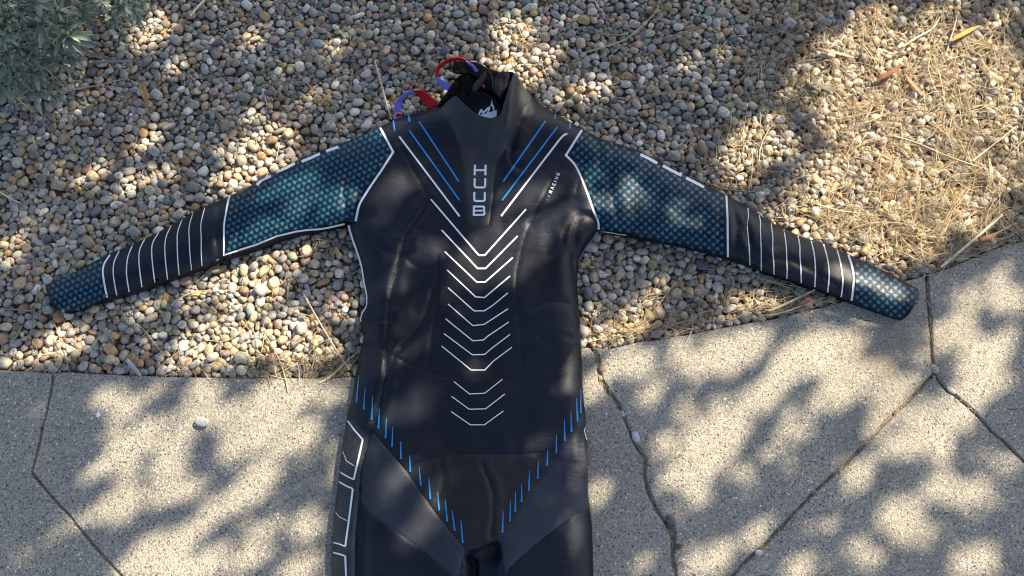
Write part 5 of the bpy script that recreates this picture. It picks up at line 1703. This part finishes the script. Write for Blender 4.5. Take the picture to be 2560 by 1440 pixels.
# ------------------------------------------------------------------ shade tree beyond the picture: its crown dapples the ground
# sunny gaps: where the light reaches the ground (x, y, half width, half height, slant, openness) in photo positions
GAPS = [
    # gravel, left and centre
    (385, 60, 45, 40, 0, 1), (215, 188, 26, 12, 0, .8), (245, 195, 20, 10, 0, .7), (340, 100, 25, 20, 0, .6), (1290, 75, 55, 28, 0, .8), (1330, 155, 62, 45, 20, 1), (1300, 130, 40, 40, 0, 1), (1500, 210, 45, 25, -10, .7), (1480, 235, 45, 22, 0, .6), (1735, 150, 18, 16, 0, .8),
    (680, 345, 50, 50, 30, .9), (600, 420, 60, 38, 30, 1), (560, 445, 40, 25, 30, .9), (700, 400, 40, 28, 30, .9), (640, 390, 40, 30, 30, .9), (415, 430, 40, 18, 0, .5), (20, 625, 40, 45, 0, .6), (960, 240, 25, 20, 0, .4), (800, 240, 40, 30, 0, .3), (1410, 300, 30, 20, 0, .6),
    (160, 845, 65, 34, 10, .9), (50, 900, 45, 22, 0, .7), (560, 740, 80, 90, 40, .65), (620, 700, 45, 60, 20, .8), (720, 830, 90, 60, 15, 1), (680, 710, 45, 40, 20, .9), (790, 880, 60, 28, 0, .9), (860, 760, 28, 22, 0, .7), (763, 632, 22, 17, 0, 1), (500, 870, 60, 35, 20, .7), (600, 860, 60, 40, 20, .8), (370, 760, 40, 25, 0, .4),
    # gravel, right
    (2160, 55, 32, 26, 20, 1), (2130, 110, 55, 28, 30, 1), (2230, 165, 100, 60, 20, 1), (2180, 240, 70, 60, 20, 1), (2330, 150, 95, 60, 10, .9), (2450, 130, 80, 55, 10, .8), (2120, 300, 55, 35, 30, 1), (2270, 320, 120, 48, 10, .95), (2090, 400, 75, 32, 10, .9), (2250, 430, 140, 42, 0, .85),
    (2500, 240, 70, 60, 20, .8), (2530, 190, 40, 60, 0, .8), (2420, 200, 60, 35, 0, .8), (1930, 330, 30, 45, 0, .8), (1880, 350, 50, 55, 20, .9), (1890, 420, 50, 30, 10, .9), (1970, 370, 35, 30, 0, .8), (2050, 540, 110, 48, 0, .95), (2150, 600, 100, 34, -15, .9), (2200, 545, 90, 40, 0, .8), (2300, 600, 70, 40, 20, .7), (2340, 480, 80, 36, 0, .7), (2480, 460, 60, 40, 0, .5), (2450, 560, 60, 26, 30, .5), (2390, 20, 40, 18, 0, .5), (2530, 330, 30, 60, 0, .7), (2210, 285, 90, 45, 20, .9), (2360, 235, 60, 40, 10, .6), (2420, 330, 70, 50, 10, .75), (2370, 400, 80, 40, 0, .85), (2160, 360, 70, 40, 0, .9), (2090, 260, 40, 40, 30, .8), (2290, 90, 50, 40, 20, .8), (2380, 90, 60, 40, 10, .8), (2120, 470, 100, 36, 0, .85), (2230, 490, 90, 30, 0, .8), (2440, 260, 60, 40, 0, .7), (2050, 470, 60, 30, 0, .7),
    (1590, 800, 42, 36, 10, 1), (1540, 830, 50, 20, 0, .9), (1835, 755, 55, 34, 10, .9), (1640, 760, 30, 20, 0, .6), (1930, 750, 40, 22, 20, .6), (2030, 735, 40, 14, 20, .5), (1480, 860, 25, 18, 0, .7),
    # paving, left of the suit: bright cores, then the half lit areas round them
    (259, 995, 32, 22, 35, 1), (311, 1022, 34, 40, 30, 1), (394, 972, 26, 18, 0, .8), (510, 978, 48, 32, 25, 1), (685, 995, 66, 52, 30, 1), (660, 1060, 50, 40, 30, .8), (745, 1090, 56, 34, 30, 1), (820, 985, 26, 36, 20, .8), (790, 965, 24, 20, 0, .6),
    (350, 1095, 70, 40, 20, .85), (425, 1130, 36, 40, 20, .9), (244, 1168, 46, 24, 30, 1), (300, 1130, 50, 30, 20, .7), (424, 1200, 46, 44, 10, 1), (470, 1225, 40, 26, 20, .7), (305, 1262, 46, 38, 30, 1), (255, 1275, 34, 24, 10, .6), (300, 1195, 40, 18, 10, .55),
    (583, 1115, 32, 30, 0, .75), (608, 1240, 88, 30, 38, 1), (650, 1195, 32, 46, 20, .9), (545, 1270, 36, 22, 20, .7), (395, 1385, 62, 52, 25, 1), (470, 1330, 60, 26, 35, .85), (440, 1440, 70, 30, 10, .9), (330, 1420, 46, 24, 20, .8), (520, 1400, 46, 26, 20, .6), (390, 1275, 28, 18, 20, .6),
    (675, 1325, 42, 26, 20, .8), (620, 1395, 46, 28, 25, .65), (770, 1320, 26, 56, 15, .8), (785, 1390, 18, 40, 10, .7), (765, 1135, 26, 22, 0, .7), (740, 1430, 50, 20, 0, .5), (560, 1040, 50, 30, 20, .5), (460, 1050, 50, 30, 20, .5), (822, 1150, 8, 40, 5, .7), (40, 1420, 26, 16, 0, .4),
    # paving, right of the suit
    (1482, 975, 34, 30, 20, 1), (1532, 918, 40, 26, 20, .8), (1592, 905, 65, 26, 10, 1), (1772, 905, 66, 34, 15, 1), (1840, 868, 95, 44, 10, 1), (1700, 880, 50, 30, 0, .8), (1667, 1102, 34, 30, 0, .9), (1830, 1065, 62, 52, 40, 1), (1775, 1120, 52, 62, 40, 1), (1742, 1215, 38, 62, 15, 1), (1905, 1000, 48, 28, 20, .9), (1795, 1000, 22, 16, 0, .5), (1701, 1026, 26, 22, 0, .7), (1487, 1245, 22, 38, 0, .8), (1896, 1340, 45, 28, 20, .9), (1780, 1398, 70, 36, 20, .7), (1664, 1196, 30, 22, 0, .6),
    (2040, 875, 115, 50, 15, 1), (1960, 930, 60, 34, 20, .9), (2150, 935, 60, 34, 20, .7), (2383, 830, 54, 42, 20, 1), (2503, 693, 34, 34, 0, .9), (2530, 745, 40, 24, 0, .9), (2287, 915, 46, 30, 20, .8), (2470, 880, 80, 34, 10, .8), (2467, 945, 52, 24, 0, .8), (2440, 980, 78, 34, 25, .9), (1911, 992, 40, 30, 20, .7), (2099, 994, 34, 34, 20, .9), (2234, 964, 38, 42, 20, 1), (2226, 1012, 38, 46, 35, 1), (2200, 1055, 34, 32, 30, .9), (2346, 1065, 55, 36, 0, .9), (2300, 1020, 40, 22, 0, .6), (2264, 1108, 60, 36, 10, .9), (2147, 1188, 40, 40, 0, 1), (2361, 1219, 46, 40, 0, .8), (2245, 1302, 72, 36, 35, 1), (2177, 1384, 40, 38, 20, .9), (2271, 1361, 32, 20, 10, .8), (2526, 1155, 30, 26, 0, .8), (2447, 1402, 75, 38, 15, .8), (2084, 922, 70, 30, 10, .8), (2010, 1110, 30, 24, 0, .4), (2360, 1130, 40, 22, 0, .5),
]
GAPS += [(2110, 160, 66, 44, 35, 1), (2060, 200, 40, 26, 30, .8), (2190, 90, 46, 40, 30, .95), (2200, 30, 34, 22, 30, .7), (2140, 215, 60, 40, 30, .95), (2290, 180, 70, 40, 20, .95), (1300, 668, 30, 18, 30, .9), (2560, 420, 40, 50, 0, .6), (2010, 600, 50, 30, -20, .8), (2400, 520, 60, 40, 0, .6), (1600, 1000, 60, 40, 20, .35), (2000, 1050, 55, 36, 20, .45), (2050, 1290, 50, 34, 20, .35), (1600, 1400, 44, 30, 20, .35), (2450, 1250, 60, 50, 20, .4), (2350, 1340, 50, 36, 20, .35), (1950, 1120, 46, 36, 20, .45),
         (2420, 1100, 46, 30, 20, .45), (1640, 980, 36, 26, 20, .4), (2080, 1370, 40, 34, 20, .4), (60, 1010, 40, 30, 20, .25), (150, 1330, 40, 30, 20, .3), (2010, 1410, 60, 26, 20, .45), (1870, 1210, 46, 34, 20, .35)]
_rg = np.random.default_rng(77)
for _ in range(110):
    _x, _y = _rg.uniform(60, 2540), _rg.uniform(20, 900)
    if pip([(_x - 20, _y)], OUT)[0] or pip([(_x + 40, _y - 30)], OUT)[0]:
        continue
    GAPS.append((_x, _y, _rg.uniform(14, 34), _rg.uniform(10, 20), _rg.uniform(10, 45), _rg.uniform(.3, .75)))
GAPS = [g_ if not (g_[0] > 1480 and g_[1] > 830 and g_[5] < 0.5) else (*g_[:5], g_[5] * 0.6) for g_ in GAPS]
N_GROUND_GAPS = len(GAPS)
GAPS += [
    # on the suit
    (1222, 614, 50, 32, 35, 1), (1190, 684, 34, 20, 10, .9), (1290, 666, 34, 22, 30, 1), (1228, 612, 30, 17, 35, 1), (1068, 612, 24, 20, 0, .9), (1185, 685, 24, 16, 0, .8), (1225, 678, 22, 14, 0, .6), (1288, 668, 26, 15, 20, .9), (1300, 605, 22, 18, 0, .5), (1032, 880, 14, 26, 0, .9), (1000, 835, 14, 12, 0, .7), (985, 700, 16, 24, 0, .5), (1022, 722, 12, 18, 30, .6), (930, 910, 24, 18, 0, .5), (1357, 575, 24, 26, 0, .7), (1452, 545, 22, 14, 30, .8), (1340, 470, 26, 18, 20, .6), (1270, 500, 20, 22, 20, .6),
    (966, 1211, 24, 18, 0, .8), (1041, 1027, 26, 14, 30, .8), (1020, 990, 16, 22, 0, .5), (1064, 1267, 18, 16, 0, .7), (1040, 1335, 22, 20, 0, .6), (1105, 1222, 14, 16, 0, .6), (996, 1375, 20, 18, 0, .4), (1337, 1117, 20, 12, 0, .8), (1277, 941, 15, 10, 0, .6), (1452, 1150, 16, 40, 0, .7), (1420, 940, 24, 18, 0, .4), (1170, 950, 16, 14, 0, .3), (1440, 1330, 16, 30, 0, .4),
    (2120, 688, 34, 13, -20, 1), (2250, 715, 28, 10, -20, .9), (2190, 700, 24, 10, -20, .7), (807, 522, 50, 24, 20, .9), (720, 480, 50, 26, 20, .5), (690, 560, 30, 20, 0, .5), (950, 320, 20, 14, 0, .7), (545, 512, 24, 9, 20, .8), (1470, 440, 14, 26, 0, .8), (1480, 500, 12, 26, 0, .8), (1580, 480, 40, 26, 0, .5), (1700, 540, 40, 22, -20, .35), (1290, 230, 14, 20, 0, .8), (1300, 270, 16, 18, 0, .5), (1010, 300, 20, 10, 20, .5), (890, 1120, 10, 40, 0, .6), (930, 1060, 18, 16, 20, .5), (1010, 470, 30, 26, 0, .4), (930, 540, 24, 18, 0, .4),
]
GW = []
for gi_, (gx_, gy_, rx, ry, sl_, op) in enumerate(GAPS):
    # half axes seen on the ground; spots on the suit lie a little higher
    zg = 0.0 if gi_ < N_GROUND_GAPS else 0.033
    k_ = (0.96 if rx * ry > 1900 else 0.86) if gi_ < N_GROUND_GAPS else 1.30
    if gi_ < N_GROUND_GAPS and gx_ > 1480 and gy_ > 830:
        k_ *= 0.88
    rx *= k_; ry *= k_
    c = P(gx_, gy_, zg)[:2]
    an = math.radians(-sl_)
    e1 = P(gx_ + rx * math.cos(an), gy_ + rx * math.sin(an), zg)[:2] - c
    e2 = P(gx_ - ry * math.sin(an), gy_ + ry * math.cos(an), zg)[:2] - c
    c = c - SUN[:2] * zg / SUN[2]
    Mi = np.linalg.inv(np.stack([e1, e2], 1))
    GW.append((c, Mi, op))
GC = np.array([q[0] for q in GW]); GM = np.array([q[1] for q in GW]); GO = np.array([q[2] for q in GW])
rt_ = np.random.default_rng(31)
TC = 3.0           # distance of the crown along the sun's rays
GAPK = 0.92


def lit(gp):
    d = gp[:, None, :] - GC[None]
    u_ = np.einsum('kij,nkj->nki', GM, d)
    r2 = (u_ ** 2).sum(2)
    return r2


s_ = SUN
n1 = np.cross(s_, [0, 0, 1.0]); n1 /= np.linalg.norm(n1); n2 = np.cross(n1, s_)
LV, LF, loff = [], [], 0
CELL = 0.030
gxs = np.arange(-1.75, 1.75, CELL); gys = np.arange(-1.15, 1.25, CELL / math.sin(SUN_EL) * 0.72)
made = 0
OVER = 4
for layer in range(8 + OVER):
    X, Y = np.meshgrid(gxs, gys)
    T = np.stack([X.ravel(), Y.ravel()], 1) + rt_.uniform(-0.5, 0.5, (X.size, 2)) * CELL * 1.3
    # round the crown off outside the picture
    rad2 = (T[:, 0] / 1.72) ** 2 + ((T[:, 1] - 0.05) / 1.12) ** 2
    T = T[rad2 < 1.0 + 0.1 * rt_.normal(size=len(T))]
    dep = TC + rt_.uniform(-0.5, 0.5, len(T)) * np.sqrt(np.clip(1.05 - (T[:, 0] / 1.72) ** 2 - (T[:, 1] / 1.12) ** 2, 0.05, 1))
    if layer >= 8:      # the part of the crown that hangs over the suit
        m_ = 6200
        C3 = np.stack([rt_.uniform(-1.7, 1.5, m_), rt_.uniform(0.05, 2.0, m_), rt_.uniform(1.95, 2.5, m_)], 1)
        C3 = C3[((C3[:, 0] + 0.1) / 1.6) ** 2 + ((C3[:, 1] - 1.0) / 0.95) ** 2 < 1.0]
        dep = C3[:, 2] / s_[2]
        T = (C3 - s_ * dep[:, None])[:, :2]
    L = rt_.uniform(0.040, 0.065, len(T)); Wd = L * rt_.uniform(0.36, 0.55, len(T))
    D = rt_.normal(size=(len(T), 3)); D[:, 2] -= 0.5; D /= np.linalg.norm(D, axis=1, keepdims=True)
    Q = np.column_stack([T, np.zeros(len(T))]) + s_ * dep[:, None]
    ref = rt_.normal(size=(len(T), 3))
    S = np.cross(D, ref); S /= np.linalg.norm(S, axis=1, keepdims=True)
    # shadow of the leaf on the ground: reject leaves whose shade would close a gap
    rej = np.zeros(len(T), bool)
    rnd = rt_.random((len(T), len(GO)))
    for tt, ss in ((0, 0), (0.5, 0), (-0.5, 0), (0.25, 0.35), (0.25, -0.35), (-0.25, 0.35), (-0.25, -0.35)):
        q = Q + D * (L * tt)[:, None] + S * (Wd * ss)[:, None]
        gpt = (q - s_ * (q[:, 2:3] / s_[2]))[:, :2]
        for c0 in range(0, len(gpt), 3000):
            r2 = lit(gpt[c0:c0 + 3000])
            rej[c0:c0 + 3000] |= ((r2 < GAPK) & (rnd[c0:c0 + 3000] < np.clip(1 + np.log(GO) / 6.0, 0, 1)[None])).any(1)
    Q, D, S, L, Wd = Q[~rej], D[~rej], S[~rej], L[~rej], Wd[~rej]
    n = len(Q)
    prof = [(-0.5, 0), (-0.25, 0.42), (0.1, 0.5), (0.5, 0), (0.1, -0.5), (-0.25, -0.42)]
    V = np.stack([Q + D * (L * a)[:, None] + S * (Wd * b)[:, None] for a, b in prof], 1)
    idx = np.arange(n)[:, None] * 6 + loff
    LV.append(V.reshape(-1, 3))
    LF.append(np.concatenate([idx + np.array([0, 1, 2, 3]), idx + np.array([0, 3, 4, 5])]))
    loff += 6 * n
    made += n
print("crown leaves", made)
TREE = thing("shade_tree", "leafy tree beyond the gravel whose crown dapples the suit and paving", "tree")
cr = make_mesh("crown", np.vstack(LV), np.vstack(LF), M_CROWN, TREE, smooth=False)
cr["kind"] = "stuff"
trunk = spline([(3.25, 3.55, -0.1), (3.22, 3.5, 0.7), (3.15, 3.35, 1.5), (3.0, 3.15, 2.2), (2.85, 3.0, 2.6)], 6)
V, F = tube(trunk, np.linspace(0.10, 0.04, len(trunk)), 12)
make_mesh("trunk", V, F, M_BARK, TREE)
nb = 0
for k in range(400):
    if nb >= 11:
        break
    T = np.array([rt_.uniform(-1.2, 1.2), rt_.uniform(-0.7, 0.8), 0])
    end = T + s_ * (TC + rt_.uniform(-0.3, 0.4))
    st = trunk[rt_.integers(14, len(trunk) - 1)]
    m = (st + end) / 2 + rt_.normal(0, 0.12, 3)
    path = spline([st, m, end], 7)
    sh_ = (path - s_ * (path[:, 2:3] / s_[2]))[:, :2]
    if (lit(sh_) < 1).any(1).mean() > 0.05:
        continue
    nb += 1
    V, F = tube(path, np.linspace(0.008, 0.002, len(path)), 7)
    make_mesh("branch", V, F, M_BARK, TREE)
print("done")
